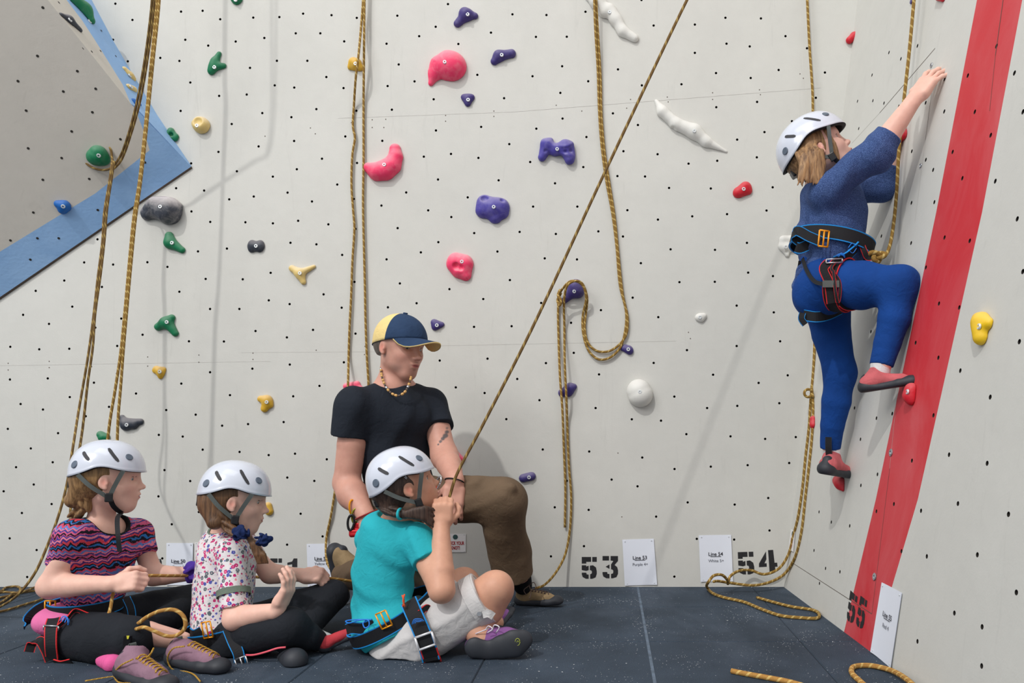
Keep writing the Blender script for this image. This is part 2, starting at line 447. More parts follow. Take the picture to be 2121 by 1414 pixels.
def hold_material(name, rgb, chalk=.35):
    m = M(name, srgb(*rgb), .55, spec=.4); c = srgb(*rgb)
    n = m.noise(26, 5, rough=.7, dist=.7); f = m.ramp(n, [(.45, (0,)*3), (.78, (chalk,)*3)])
    geo = m.n('ShaderNodeNewGeometry'); z = sep(m, geo.outputs['Normal'])[2]
    up = m.ramp(z, [(.0, (.0,)*3), (1.0, (chalk*1.1,)*3)])
    k = m.mix(up, tuple(c), srgb(236, 226, 224)); k = m.mix(m.math('MULTIPLY', f, .45), k, srgb(232, 226, 222))
    m.base(k); m.bump(m.noise(260, 2), .3, .0006); return m.m
HM = dict(green=hold_material('green_resin', (6, 118, 76), .14), pink=hold_material('pink_resin', (246, 62, 108), .42), purple=hold_material('purple_resin', (62, 50, 118), .16),
          yellow=hold_material('yellow_resin', (216, 170, 44), .25), sand=hold_material('sand_yellow_resin', (224, 196, 124), .4), blue=hold_material('blue_resin', (12, 98, 178), .08), grey=hold_material('grey_resin', (50, 56, 68), .22),
          marble=hold_material('marbled_resin', (66, 70, 80), .75), white=hold_material('white_resin', (226, 225, 219), .2), red=hold_material('red_resin', (206, 24, 44), .12), lilac=hold_material('lilac_resin', (74, 66, 156), .25), brightyellow=hold_material('bright_yellow_resin', (240, 196, 20), .12))
def webbing(name, edge):
    m = M(name, srgb(24, 25, 29), .7, spec=.3); u = m.n('ShaderNodeUVMap').outputs[0]; s = sep(m, u)
    e = m.math('GREATER_THAN', m.math('ABSOLUTE', m.math('SUBTRACT', s[1], .5)), .43)
    wv = m.math('SINE', m.math('MULTIPLY', s[0], 2400))
    m.base(m.mix(e, srgb(27, 28, 32), srgb(*edge))); m.bump(wv, .3, .0006); return m.m
WBLUE = webbing('black_webbing_blue_edge', (24, 138, 214)); WRED = webbing('black_webbing_red_edge', (226, 48, 52)); WBLK = webbing('black_webbing', (34, 35, 40)); WGREY = simple('grey_strap', (88, 94, 92), .7, bump=.3, bs=600)
MORANGE = simple('anodised_orange', (240, 158, 20), .35, metal=.2, var=.05); MBLUECORD = simple('blue_piping', (28, 120, 214), .5)
MHELM = M('white_helmet_shell', srgb(212, 217, 230), .25, coat=.6).m
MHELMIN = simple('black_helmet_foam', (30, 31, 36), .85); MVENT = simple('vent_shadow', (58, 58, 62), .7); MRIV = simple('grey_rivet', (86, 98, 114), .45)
MRUB = simple('black_rubber', (44, 47, 54), .6, var=.18, vs=14); MBUCK = simple('black_plastic', (22, 22, 25), .35)
def skin(name):
    m = M(name, (.6, .35, .25), .5, spec=.35, sss=.12); c = m.attr()
    n = m.ramp(m.noise(28, 5, rough=.6), [(.3, (.93, .90, .90)), (.7, (1.05, 1.06, 1.06))])
    m.base(m.mix(1.0, c, n, 'MULTIPLY')); m.bump(m.noise(340, 2), .18, .0006); return m.m
MSKIN = skin('skin')
def attrmat(name, rough=.3):
    m = M(name, (1, 1, 1), rough); m.base(m.attr()); return m.m
MEYE = attrmat('eye_surface', .15)
def hair(name, dark, light, sc=(120, 120, 9)):
    m = M(name, srgb(*dark), .5, spec=.4)
    f = m.noise(1, 4, src=m.mapping(m.coord(), scale=sc), rough=.7, dist=.4)
    m.base(m.ramp(f, [(.32, srgb(*dark)), (.68, srgb(*light))])); m.bump(f, .8, .003); return m.m
HBLOND = hair('dark_blond_hair', (92, 66, 40), (170, 132, 88)); HBROWN = hair('brown_hair', (66, 44, 30), (128, 92, 62)); HDARK = hair('dark_brown_hair', (42, 30, 26), (86, 66, 56)); HFAIR = hair('fair_wavy_hair', (88, 60, 38), (182, 142, 98), (110, 110, 14)); HMAN = hair('short_hair', (74, 64, 56), (104, 92, 82))
def cloth(name, rgb, var=.08, vs=10, bs=900, bstr=.25, rough=.85):
    m = M(name, srgb(*rgb), rough, spec=.2); c = srgb(*rgb)
    m.base(m.ramp(m.noise(vs, 4), [(.3, tuple(x*(1-var) for x in c)), (.7, tuple(min(1, x*(1+var)) for x in c))]))
    b = m.bump(m.noise(bs, 2), bstr, .0008); m.bump(m.noise(34, 4, dist=1.0), .5, .006, b); return m.m
CTEAL = cloth('teal_jersey', (44, 172, 184)); CNAVYT = cloth('charcoal_jersey', (33, 38, 47)); CLEGB = cloth('black_leggings', (34, 37, 43)); CLEGBL = cloth('blue_leggings', (18, 64, 134), .12); CBROWN = cloth('brown_canvas', (106, 88, 70), .1); CWHITE = cloth('white_cotton_shorts', (206, 203, 202), .06, 16); CPINKT = cloth('pink_cotton', (226, 116, 168)); CSAGE = cloth('sage_trim', (112, 124, 112)); CBLACK = cloth('black_trim', (20, 20, 24)); CSOCKW = cloth('white_sock', (222, 220, 220)); CSOCKP = cloth('pink_sock', (226, 96, 156)); CCAPB = cloth('navy_cap_twill', (44, 64, 94), .1, 20); CCAPY = cloth('cream_cap_twill', (232, 206, 140), .06, 20); CBAND = cloth('purple_flower_fabric', (78, 52, 150)); CNAVYF = cloth('navy_flower_fabric', (24, 40, 82))
SUEDEP = cloth('mauve_suede', (140, 108, 124), .12, 30); SUEDER = cloth('red_suede', (198, 66, 74), .12, 30); SUEDET = cloth('tan_suede', (152, 130, 98), .15, 30); SUEDEV = cloth('violet_suede', (134, 88, 146), .12, 30); SUEDEC = cloth('coral_suede', (196, 100, 104), .12, 30)
LACEY = rope_material('yellow_lace', (206, 158, 60), (160, 116, 40), (232, 196, 104), .012)
LACEW = simple('white_lace', (224, 214, 224), .7); LACEB = simple('brown_lace', (96, 78, 70), .7)
def heather():
    m = M('heather_blue_knit', srgb(52, 74, 122), .9, spec=.2)
    f = m.noise(1, 2, src=m.mapping(m.coord(), scale=(900, 900, 520)), rough=.8)
    m.base(m.ramp(f, [(.38, srgb(34, 48, 86)), (.5, srgb(52, 74, 124)), (.64, srgb(104, 130, 182))])); b = m.bump(f, .4, .0012); m.bump(m.noise(30, 4, dist=1.0), .5, .006, b); return m.m
CHEATH = heather()
def aztec():
    m = M('aztec_print', (.2, .1, .2), .85, spec=.2); co = m.coord(); s = sep(m, co)
    zz = m.math('PINGPONG', s[0], .009); zf = m.math('ADD', s[2], m.math('MULTIPLY', zz, .9))
    wob = m.math('MULTIPLY', m.math('SUBTRACT', m.noise(16, 3), .5), .045); zf = m.math('ADD', zf, wob)
    band = m.math('FRACT', m.math('DIVIDE', zf, .075))
    cols = [(0, (28, 24, 38)), (.08, (206, 92, 132)), (.16, (74, 62, 132)), (.24, (222, 120, 140)), (.30, (96, 124, 190)), (.38, (196, 70, 98)), (.46, (26, 22, 36)), (.54, (44, 110, 176)), (.60, (26, 22, 36)), (.66, (204, 66, 82)), (.74, (72, 48, 122)), (.82, (226, 128, 150)), (.90, (58, 60, 140)), (.96, (188, 72, 120))]
    c = m.ramp(band, [(p, srgb(*q)) for p, q in cols], 'CONSTANT')
    v = m.n('ShaderNodeTexVoronoi', feature='F1', distance='MANHATTAN'); v.inputs['Scale'].default_value = 120; m.l(co, v.inputs['Vector'])
    k = m.math('LESS_THAN', v.outputs['Distance'], .34)
    rc = m.ramp(sep(m, v.outputs['Color'])[0], [(0, srgb(24, 20, 34)), (.4, srgb(224, 120, 140)), (.6, srgb(64, 126, 190)), (.8, srgb(188, 56, 80))], 'CONSTANT')
    c = m.mix(m.math('MULTIPLY', k, .8), c, rc); m.base(c); m.bump(m.noise(34, 4, dist=1.0), .5, .006); return m.m
CAZTEC = aztec()
def floral():
    m = M('floral_print', (.8, .8, .8), .85, spec=.2); co = m.coord(); c = srgb(226, 220, 222)
    for sc, r0, r1, off, stops in ((62, .46, .0, 0, [(0, (196, 42, 112)), (.34, (84, 92, 168)), (.55, (98, 112, 118)), (.78, (206, 60, 124))]), (86, .36, .0, 4.3, [(0, (92, 96, 104)), (.35, (226, 130, 140)), (.62, (92, 96, 176)), (.8, (190, 46, 108))])):
        v = m.n('ShaderNodeTexVoronoi', feature='F1'); v.inputs['Scale'].default_value = sc; v.inputs['Randomness'].default_value = .8; m.l(m.mapping(co, loc=(off, off, off)), v.inputs['Vector'])
        dist = m.math('ADD', v.outputs['Distance'], m.math('MULTIPLY', m.math('SUBTRACT', m.noise(sc*4, 1), .5), .22))
        rc = m.ramp(sep(m, v.outputs['Color'])[0], [(p, srgb(*q)) for p, q in stops], 'CONSTANT')
        c = m.mix(m.math('LESS_THAN', dist, r0*.82), c, rc); c = m.mix(m.math('LESS_THAN', dist, r0*.26), c, srgb(232, 196, 206)); c = m.mix(m.math('LESS_THAN', dist, r0*.14), c, rc)
    m.base(c); m.bump(m.noise(34, 4, dist=1.0), .5, .006); return m.m
CFLORAL = floral()
# ------------------------------------------------------------------ the setting
HB, HR, HPAN, HFAC = [], [], [], []     # drilled holes, as pixel positions
def crop(x0, y0, s, pts, to):
    for i in range(0, len(pts), 2):
        q = (x0+pts[i]*s, y0+pts[i+1]*s)
        if all((q[0]-a)**2+(q[1]-b)**2 > 90 for a, b in to): to.append(q)
crop(0, 0, .2828, [314,56,275,410,567,521,132,594,464,670,701,650,192,810,677,822,525,962,882,1019,207,1086,452,1157,314,1316,654,1310,1062,1189], HPAN)
crop(0, 0, .2828, [431,19,742,224,736,373,848,411,672,378,607,356,1143,857], HFAC)
crop(0, 380, .3678, [188,163,59,320,211,308,331,308,551,149,171,428], HPAN)
crop(0, 0, .2828, [845,27,970,146,1326,85,1484,79,1613,141,1855,129,1357,291,1525,334,1726,304,1174,424,1314,446,1831,497,1394,604,1605,702,1807,692,1323,812,1697,908,1600,1112,1735,1254,1400,1196,1290,1378,1495,1395,828,291,936,449], HB)
crop(0, 380, .3678, [991,26,1149,40,1291,89,1429,73,1078,157,1184,216,1382,218,1278,366,1115,382,549,314,752,314,474,444,637,456,830,443,943,469,362,546,201,604,574,582,722,587,1158,537,1367,539,1010,609,407,693,130,739,276,790,537,811,683,760,1183,706,1348,706,803,851,58,919,221,933,390,930,660,914,1064,888,1261,889,1439,830,56,1103,269,1097,529,1121,659,1070,1183,1062,1421,1042,393,1202,766,1182,1021,1126,1295,1191,116,1241,242,1272,614,1257,936,1275,1102,1301,1397,1354,1251,1363,44,1381,327,1405,483,1310], HB)
crop(0, 880, .3777, [42,20,169,128,318,44,88,231,289,204,185,326,391,333,20,363,283,433,120,482,53,621,201,685,149,833,871,54,1002,63,902,247,1043,307,869,391,942,544,890,731], HB)
crop(330, 900, .3636, [133,11,247,85,457,98,30,203,177,265,225,440,71,511,17,704,623,116,773,108,954,140,729,244,883,263,1037,338,805,450,930,579,728,626], HB)
crop(530, 0, .2828, [172,125,346,100,554,111,739,131,1036,115,1407,30,62,278,292,244,472,244,647,303,1196,265,957,320,1317,196,1722,239,1483,322,154,445,377,445,1046,472,516,564,1162,596,1622,548,138,625,281,641,642,645,965,630,1302,727,1818,719,443,799,47,828,260,858,736,811,996,803,1319,955,1650,929,280,1032,20,1072,655,999,926,1031,1230,1147,1429,1127,1630,1156,1856,1055,484,1162,741,1193,300,1239,124,1293,596,1351,1334,1314,1778,1320,232,1410,1101,1409], HB)
crop(1060, 0, .2828, [5,105,254,110,540,86,950,0,1565,130,1825,135,177,270,403,269,1039,187,1341,180,1573,320,1743,340,369,485,152,558,560,595,778,508,1341,387,1496,535,1750,571,953,625,1243,617,356,680,741,830,1498,785,1797,746,372,868,180,942,547,1003,924,915,1851,967,1651,1022,818,1107,1068,1129,135,1186,524,1223,317,1342,774,1289,976,1292,1295,1198,1505,1177,1795,1152,1152,1376,1458,1380], HB)
crop(380, 380, .3535, [121,41,268,92,412,76,611,56,901,6,753,105,46,163,158,225,363,228,524,233,672,218,849,239,998,90,1008,266,1160,129,1305,53,1434,157,1255,261,627,347,779,356,255,380,84,397,930,418,1391,403,1190,444,511,523,130,558,348,560,1002,576,1268,585,821,649,500,684,622,706,156,734,328,735,927,727,1198,725,1366,701,425,863,759,857,606,901,32,923,237,925,1008,879,623,1060,404,1084,940,1047,156,1104,797,1185,272,1238,643,1246,72,1353,587,1397,378,1407,228,1413], HB)
crop(880, 380, .3537, [251,81,20,157,155,196,634,135,893,135,1186,156,1430,26,1675,29,1365,211,1566,192,289,290,555,283,767,295,1016,280,1160,310,1439,385,1699,388,79,343,425,398,702,438,891,444,1265,466,1491,577,1698,575,498,565,144,618,342,676,681,699,1217,668,1031,741,1367,782,288,839,508,835,856,815,872,991,1535,975,87,1036,367,1025,709,1051,1340,1050,1688,1119,1020,1117,541,1144,181,1193,350,1226,671,1268,1461,1247,1000,1314,1653,1314,1212,1380,1383,1388,477,1379,762,1], HB)
crop(1100, 880, .3776, [64,134,319,145,852,50,1094,62,1284,76,1452,66,610,178,787,241,986,228,1188,220,1416,208,442,299,584,336,196,306,130,451,316,465,859,424,1117,436,1301,400,686,502,290,664,1308,578,1114,628,909,624,109,720,786,831], HB)
crop(1500, 440, .4245, [14,8,111,148,117,293,238,310,61,454,242,487,273,628,61,651,310,794,168,831,64,943,269,930,31,1093,200,1105,350,1096,115,1233,318,1222,215,1392], HB)
crop(1500, 60, .3536, [14,87,150,102,359,42,319,240,155,287,193,428,397,540,236,604,76,648,191,751,284,927,248,1063,19,1083,132,1252,590,255,485,113,537,403], HB)
crop(1500, 440, .4245, [767,115,912,149,716,581,636,953,743,1003,820,981,665,1106,748,1277,667,1331,1430,31,1457,288,1440,630,1298,900,1152,771,1097,1181,1283,1223,1075,122,1198,138,1048,444,1147,463,934,635,1045,708,1021,989,916,1210,984,268,915,425], HR)
crop(1500, 60, .3536, [965,138,1035,175,866,270,871,420,936,434,1022,453,1132,99,788,583,781,423,1180,432,1291,294,1289,483,1427,273,1595,100,1468,485,1561,622,1338,720,1395,874,1290,1222,1437,1243,1099,716,1181,766,1224,825,1097,1018,1231,1014,1095,1253,920,1214,1588,891,1716,1112,1750,485,1700,258], HR)
crop(1500, 980, .307, [723,329,847,354,640,260,606,520,684,641,781,664,643,742,923,80,1328,252,1577,204,1918,276,1367,560,1708,549,1971,803,1553,942,1304,1133,1737,1299,1145,207,1027,256,1196,525,1740,1035], HR)
_rr = random.Random(5)
def grid_extra(to, xs, zs, tf, avoid):      # the drilled pattern goes on beyond the frame
    for x in xs:
        for z in zs:
            q = (x+_rr.uniform(-.045, .045), z+_rr.uniform(-.045, .045)+(.08 if int(round(x*100)) % 2 else 0))
            if not avoid(q): to.append(q)
def pierced(name, frame, outer, holes, mats, r=.0055, region=None, seams=(), depth=.03):
    o, a, b, n = frame
    pts = [V(p) for p in outer]; edges = [(i, (i+1) % len(outer)) for i in range(len(outer))]
    rings = []
    for hx, hy in holes:
        s = len(pts)
        for k in range(10): an = 2*math.pi*k/10; pts.append(V((hx+r*math.cos(an), hy+r*math.sin(an))))
        edges += [(s+k, s+(k+1) % 10) for k in range(10)]
    if region:
        for poly in region:
            s = len(pts); pts += [V(p) for p in poly]; edges += [(s+k, s+(k+1) % len(poly)) for k in range(len(poly))]
    vo, eo, fo = delaunay_2d_cdt(pts, edges, [], 0, 1e-6)[:3]
    H = np.array(holes); vs = [o+a*p.x+b*p.y for p in vo]; fs, mi = [], []
    def inside(p, poly):
        c = False; j = len(poly)-1
        for i in range(len(poly)):
            if (poly[i][1] > p.y) != (poly[j][1] > p.y) and p.x < (poly[j][0]-poly[i][0])*(p.y-poly[i][1])/(poly[j][1]-poly[i][1])+poly[i][0]: c = not c
            j = i
        return c
    for f in fo:
        c = (vo[f[0]]+vo[f[1]]+vo[f[2]])/3
        if len(H) and np.min((H[:, 0]-c.x)**2+(H[:, 1]-c.y)**2) < (r*.97)**2: continue
        if not inside(c, outer): continue
        fs.append(tuple(f)); mi.append(1 if region and any(inside(c, q) for q in region) else 0)
    for hx, hy in holes:
        s = len(vs)
        for dd in (0, -depth):
            for k in range(10): an = 2*math.pi*k/10; vs.append(o+a*(hx+r*math.cos(an))+b*(hy+r*math.sin(an))+n*dd)
        for k in range(10): fs.append((s+k, s+(k+1) % 10, s+10+(k+1) % 10, s+10+k)); mi.append(2)
        fs.append(tuple(s+10+k for k in range(10))); mi.append(2)
    for p, q, wd, mat in seams:           # fine joints between the panels
        p, q = V(p), V(q); dd = (q-p).normalized(); pp = V((-dd.y, dd.x))*wd/2; s = len(vs)
        for c in (p-pp, q-pp, q+pp, p+pp): vs.append(o+a*c.x+b*c.y+n*.0006)
        fs.append((s, s+1, s+2, s+3)); mi.append(mat)
    ob = mesh(name, vs, fs, mats, mi=mi); tag(ob, kind='structure'); return ob
FB = (V((0, D, 0)), V((1, 0, 0)), V((0, 0, 1)), V((0, -1, 0)))
ra = RU.normalized(); rb_ = ra.cross(RIGHT.n).normalized()
if rb_.z < 0: rb_ = -rb_
FR = (R0, ra, rb_, RIGHT.n)
def uv_of(frame, p): d = p-frame[0]; return (d.dot(frame[1]), d.dot(frame[2]))
def bw(px, py): return uv_of(FB, BACK.hit(px, py))
def rw(px, py): return uv_of(FR, RIGHT.hit(px, py))
hb = [bw(*q) for q in HB]
xf0 = (0-CX)*D/F_PX; zt = CAM_H+CY*D/F_PX
k = RV.x/RV.z
hb_in = len(hb)
grid_extra(hb, [-5.8+.165*i for i in range(50)], [.2+.165*j for j in range(28)], None, lambda q: (xf0-.03 < q[0] and q[1] < zt+.03) or q[0] > R0.x+k*q[1]-.05 or q[1] > 4.6)
hb = [q for q in hb if q[0] < R0.x+k*q[1]-.012]
hr = [rw(*q) for q in HR]
grid_extra(hr, [.15+.165*i for i in range(24)], [.2+.165*j for j in range(28)], None, lambda q: (lambda c: -20 < c[0] < 2140 and -20 < c[1] < 1434)((CX+(FR[0]+FR[1]*q[0]+FR[2]*q[1]).x*F_PX/max((FR[0]+FR[1]*q[0]+FR[2]*q[1]).y, .1), CY-((FR[0]+FR[1]*q[0]+FR[2]*q[1]).z-CAM_H)*F_PX/max((FR[0]+FR[1]*q[0]+FR[2]*q[1]).y, .1))))
TOP = 4.8
def bl(x, y): return bw(x, y)
bs = [(bw(0, 757), bw(560, 748), .0008, 3), (bw(500, 730), bw(780, 728), .0007, 3), (bw(900, 716), bw(1400, 706), .0009, 3), (bw(700, 245), bw(1060, 232), .001, 3), (bw(1060, 232), bw(1560, 193), .0013, 3), (bw(1560, 193), bw(1700, 182), .001, 3)]
tiny = []
for x, y in ((643,265),(653,277),(549,282),(728,254),(771,248),(771,264),(799,247),(795,264),(923,239),(923,251),(1023,230),(1023,241),(1152,218),(1205,230),(1306,206),(1298,224),(1382,201),(1384,211),(1476,192),(1476,206),(1573,186),(1575,196),(412,735),(412,750),(524,731),(524,744),(655,725),(756,717),(755,734),(896,713),(897,727),(1210,706),(1426,688),(1430,701),(17,752),(17,766),(102,748),(102,761),(190,744),(190,759),(306,739),(306,758),(1280,938),(1288,1070),(1657,153),(1664,162)):
    u, v = bw(x, y); tiny.append(((u-.002, v), (u+.002, v), .0045, 4))
wb = pierced('wall_back', FB, [(-6, 0), (R0.x, 0), (R0.x+k*TOP, TOP), (-6, TOP)], hb, [MW, MRED, MHOLE, MSEAML, MSEAM], seams=bs+tiny)
vz = lambda p: uv_of(FR, p)
L0, L1 = rw(1748.6, 1305), rw(1807, 1351)
def foot(u): return (u, vz(R0+RU*0)[1])
stripe_px_l = [(2012, 60), (1939, 440), (1814, 1034)]; stripe_px_r = [(2106, 60), (2034, 440), (1901, 1034)]
sl = [rw(*q) for q in stripe_px_l]; sr = [rw(*q) for q in stripe_px_r]
def ext(p, q, v): t = (v-p[1])/(q[1]-p[1]); return (p[0]+(q[0]-p[0])*t, v)
stripe = [(L0[0], -.0)]+sl[::-1]+[ext(sl[1], sl[0], TOP-.01), ext(sr[1], sr[0], TOP-.01)]+sr+[(L1[0], -.0)]
rs = [(rw(1638, 1163), rw(1806, 1271), .0022, 4), (rw(1806, 1271), rw(1843, 970), .0016, 4), (rw(1843, 970), rw(1860, 800), .0012, 3), (rw(1937, 100), rw(1822, 234), .0022, 4), (rw(1822, 234), rw(1765, 296), .0012, 3), (rw(1930, 190), rw(1917, 290), .0014, 4), (rw(1917, 290), rw(1895, 460), .001, 3), (rw(2078, 0), rw(2062, 115), .003, 4), (rw(2062, 115), rw(2050, 230), .0016, 4), (rw(1641, 1163), rw(1629, 1212), .002, 3)]
wr_ = pierced('wall_right', FR, [(0, 0), (5.4, 0), (5.4, TOP), (0, TOP)], hr, [MW, MRED, MHOLE, MSEAML, MSEAM], r=.0066, region=[stripe], seams=rs)
# floor of rubber tiles
def floor():
    vs, fs, mi = [], [], []
    def add(x0, x1, y0, y1, z, m, bev=.004):
        s = len(vs)
        for (a, c, zz) in ((0, 0, z-bev), (bev, bev, z)):
            vs.extend([(x0+a, y0+c, zz), (x1-a, y0+c, zz), (x1-a, y1-c, zz), (x0+a, y1-c, zz)])
        fs.append((s+4, s+5, s+6, s+7)); mi.append(m)
        for k in range(4): fs.append((s+k, s+(k+1) % 4, s+4+(k+1) % 4, s+4+k)); mi.append(m)
    xs = [.125+.502*i for i in range(-13, 3)]; ys = [2.526+.487*j for j in range(-9, 2)]+[D+.01]
    g = .0022
    for i in range(len(xs)-1):
        for j in range(len(ys)-1): add(xs[i]+.0008, xs[i+1]-.0008, ys[j]+g, ys[j+1]-g, 0.0, 0, .003)
    s = len(vs); vs.extend([(xs[0], ys[0], -.0035), (xs[-1], ys[0], -.0035), (xs[-1], ys[-1], -.0035), (xs[0], ys[-1], -.0035)]); fs.append((s, s+1, s+2, s+3)); mi.append(1)
    s = len(vs); vs.extend([(.1205, -.5, .0002), (.1295, -.5, .0002), (.1295, D, .0002), (.1205, D, .0002)]); fs.append((s, s+1, s+2, s+3)); mi.append(2)   # chalk dust packed into one joint
    o = mesh('floor', vs, fs, [MFLOOR, MFLOORD, simple('chalky_joint', (92, 106, 122), .9, var=.35, vs=25)], mi=mi); tag(o, kind='structure'); return o
FLOOR = floor()
# the panel volume standing out from the back wall at upper left, edges painted blue
pa, pb, pc = P(396, 345, D-.010), P(0, 615, D-.012), P(99, 0, D-.40)
PM = Plane.of(pa, pb, pc)
ridge = [(-21, -150), (99, 0), (156, 71), (214, 144), (271, 215)]
contour = [(396, 343), (365, 297), (325, 237), (300, 195), (263, 133), (235, 85), (190, 0), (115, -150)]
PF = Plane.of(PM.hit(99, 0), PM.hit(271, 215), P(190, 0, D))
def panel():
    vs, fs, mi = [], [], []
    def poly(pts, m): s = len(vs); vs.extend(pts); fs.append(tuple(range(s, s+len(pts)))); mi.append(m)
    h = PM.hit
    inner = [(277, 218), (302, 283), (310, 311), (198, 400), (0, 521), (-500, 826)]
    poly([h(*q) for q in ridge]+[h(*q) for q in inner]+[h(-500, -150)], 0)
    poly([h(*q) for q in [(271, 215), (396, 345), (0, 615), (-500, 956)]]+[h(*q) for q in inner[::-1]], 1)
    be = [(85, -150), (138, 0), (170, 42), (198, 85), (254, 175)]
    rp = [h(*q) for q in ridge]; bp = [PF.hit(*q) for q in be]; cp = [P(x, y, D) for x, y in contour[::-1]]
    for i in range(4): poly([rp[i], bp[i], bp[i+1], rp[i+1]], 0)
    apex = h(396, 345)
    poly([bp[0], cp[0], cp[1], bp[1]], 1); poly([bp[1], cp[1], cp[2], bp[2]], 1); poly([bp[2], cp[2], cp[3], bp[3]], 1); poly([bp[3], cp[3], cp[4], bp[4]], 1)
    poly([bp[4], cp[4], cp[5], rp[4]], 1); poly([rp[4], cp[5], cp[6], apex], 1); poly([apex, cp[6], cp[7]], 1)
    w = lambda p: V((p.x, D, p.z-.004))
    a, b, c = h(396, 345), h(0, 615), h(-500, 956)
    poly([a, w(a), w(b), b], 2); poly([b, w(b), w(c), c], 2)  # lower return coloured dark to draw the contact shadow line
    def dot(pl, x, y, r=.0052):
        c = pl.hit(x, y, .0007); n = pl.n; u = n.orthogonal().normalized(); v = n.cross(u)
        poly([c+(u*math.cos(t)+v*math.sin(t))*r for t in [2*math.pi*k/10 for k in range(10)]], 3)
    for x, y in HPAN: dot(PM, x, y)
    for x, y in HFAC: dot(PF, x, y, .0048)
    o = mesh('wall_panel_volume', vs, fs, [MPAN, MBLUE, MSEAM, MHOLE], mi=mi); tag(o, kind='structure'); return o
PANEL = panel()

# stencilled numbers (paint on the wall)
DIG = {'5': [[(0, 1), (.62, 1), (.62, .78), (.30, .78), (.30, .70), (0, .70)], [(.70, 1), (1, 1), (1, .78), (.70, .78)], [(0, .62), (.3, .62), (.3, .56), (.46, .60), (.46, .40), (.30, .36), (0, .40)], [(.54, .60), (.75, .62), (.95, .52), (1, .36), (1, .22), (.92, .06), (.70, 0), (.56, 0), (.56, .20), (.66, .24), (.68, .32), (.64, .38), (.54, .40)], [(0, .28), (.3, .28), (.33, .2), (.46, .19), (.46, 0), (.28, 0), (.06, .08), (0, .2)]],
 '3': [[(0, 1), (.42, 1), (.42, .8), (0, .8)], [(.52, 1), (1, 1), (1, .78), (.78, .60), (.95, .50), (1, .36), (1, .2), (.9, .05), (.65, 0), (.55, 0), (.55, .19), (.68, .22), (.70, .34), (.62, .40), (.55, .40), (.55, .62), (.70, .78), (.52, .8)], [(.45, .62), (.2, .52), (.45, .42)], [(0, .28), (.3, .28), (.32, .2), (.45, .19), (.45, 0), (.25, 0), (.05, .08), (0, .2)]],
 '4': [[(0, .42), (.42, .95), (.42, .60), (.30, .42), (.42, .42), (.42, .26), (0, .26)], [(.55, 1), (.86, 1), (.86, .42), (1, .42), (1, .24), (.86, .24), (.86, 0), (.55, 0)]],
 '1': [[(.1, .78), (.4, .84), (.5, 1), (.72, 1), (.72, .55), (.4, .55), (.4, .7), (.1, .66)], [(.4, .48), (.72, .48), (.72, .16), (.4, .16)], [(.12, .14), (.45, .14), (.45, 0), (.12, 0)], [(.55, .14), (.95, .14), (.95, 0), (.55, 0)]],
 '2': [[(0, .7), (0, .85), (.15, 1), (.45, 1), (.45, .8), (.3, .7)], [(.55, 1), (.85, 1), (1, .85), (1, .62), (.6, .22), (1, .22), (1, 0), (.5, 0), (.5, .3), (.7, .6), (.68, .76), (.55, .8)], [(0, 0), (.4, 0), (.4, .3), (0, .12)]],
 '0': [[(.45, 1), (.2, 1), (0, .85), (0, .15), (.2, 0), (.45, 0), (.45, .2), (.32, .26), (.32, .74), (.45, .8)], [(.55, 1), (.8, 1), (1, .85), (1, .15), (.8, 0), (.55, 0), (.55, .2), (.68, .26), (.68, .74), (.55, .8)]]}
def stencil(ch, quad, plane, parent):
    """quad: pixel corners bottom-left, bottom-right, top-right, top-left"""
    c = [plane.hit(x, y, .0009) for x, y in quad]; vs, fs = [], []
    for poly in DIG[ch]:
        s = len(vs)
        for u, v in poly: vs.append((c[0]*(1-u)+c[1]*u)*(1-v)+(c[3]*(1-u)+c[2]*u)*v)
        fs.append(tuple(range(s, s+len(poly))))
    return mesh('stencil_number', vs, fs, MSTEN, parent)
def sq(x0, y0, x1, y1): return [(x0, y1), (x1, y1), (x1, y0), (x0, y0)]
stencil('5', sq(1205, 1153, 1236, 1198), BACK, wb); stencil('3', sq(1248, 1151, 1280, 1197), BACK, wb)
stencil('5', [(1530, 1189), (1563, 1189), (1560, 1142), (1528, 1143)], BACK, wb); stencil('4', [(1572, 1186), (1612, 1184), (1606, 1138), (1572, 1140)], BACK, wb)
stencil('5', sq(297, 1158, 322, 1196), BACK, wb); stencil('0', sq(326, 1157, 335, 1196), BACK, wb)
stencil('5', sq(560, 1156, 584, 1196), BACK, wb); stencil('1', sq(592, 1156, 625, 1196), BACK, wb)
stencil('5', sq(800, 1155, 830, 1197), BACK, wb); stencil('2', sq(838, 1155, 866, 1197), BACK, wb)
stencil('5', [(1753, 1283), (1768, 1292), (1777, 1236), (1762, 1222)], RIGHT, wr_); stencil('5', [(1772, 1294), (1788, 1304), (1797, 1244), (1783, 1233)], RIGHT, wr_)

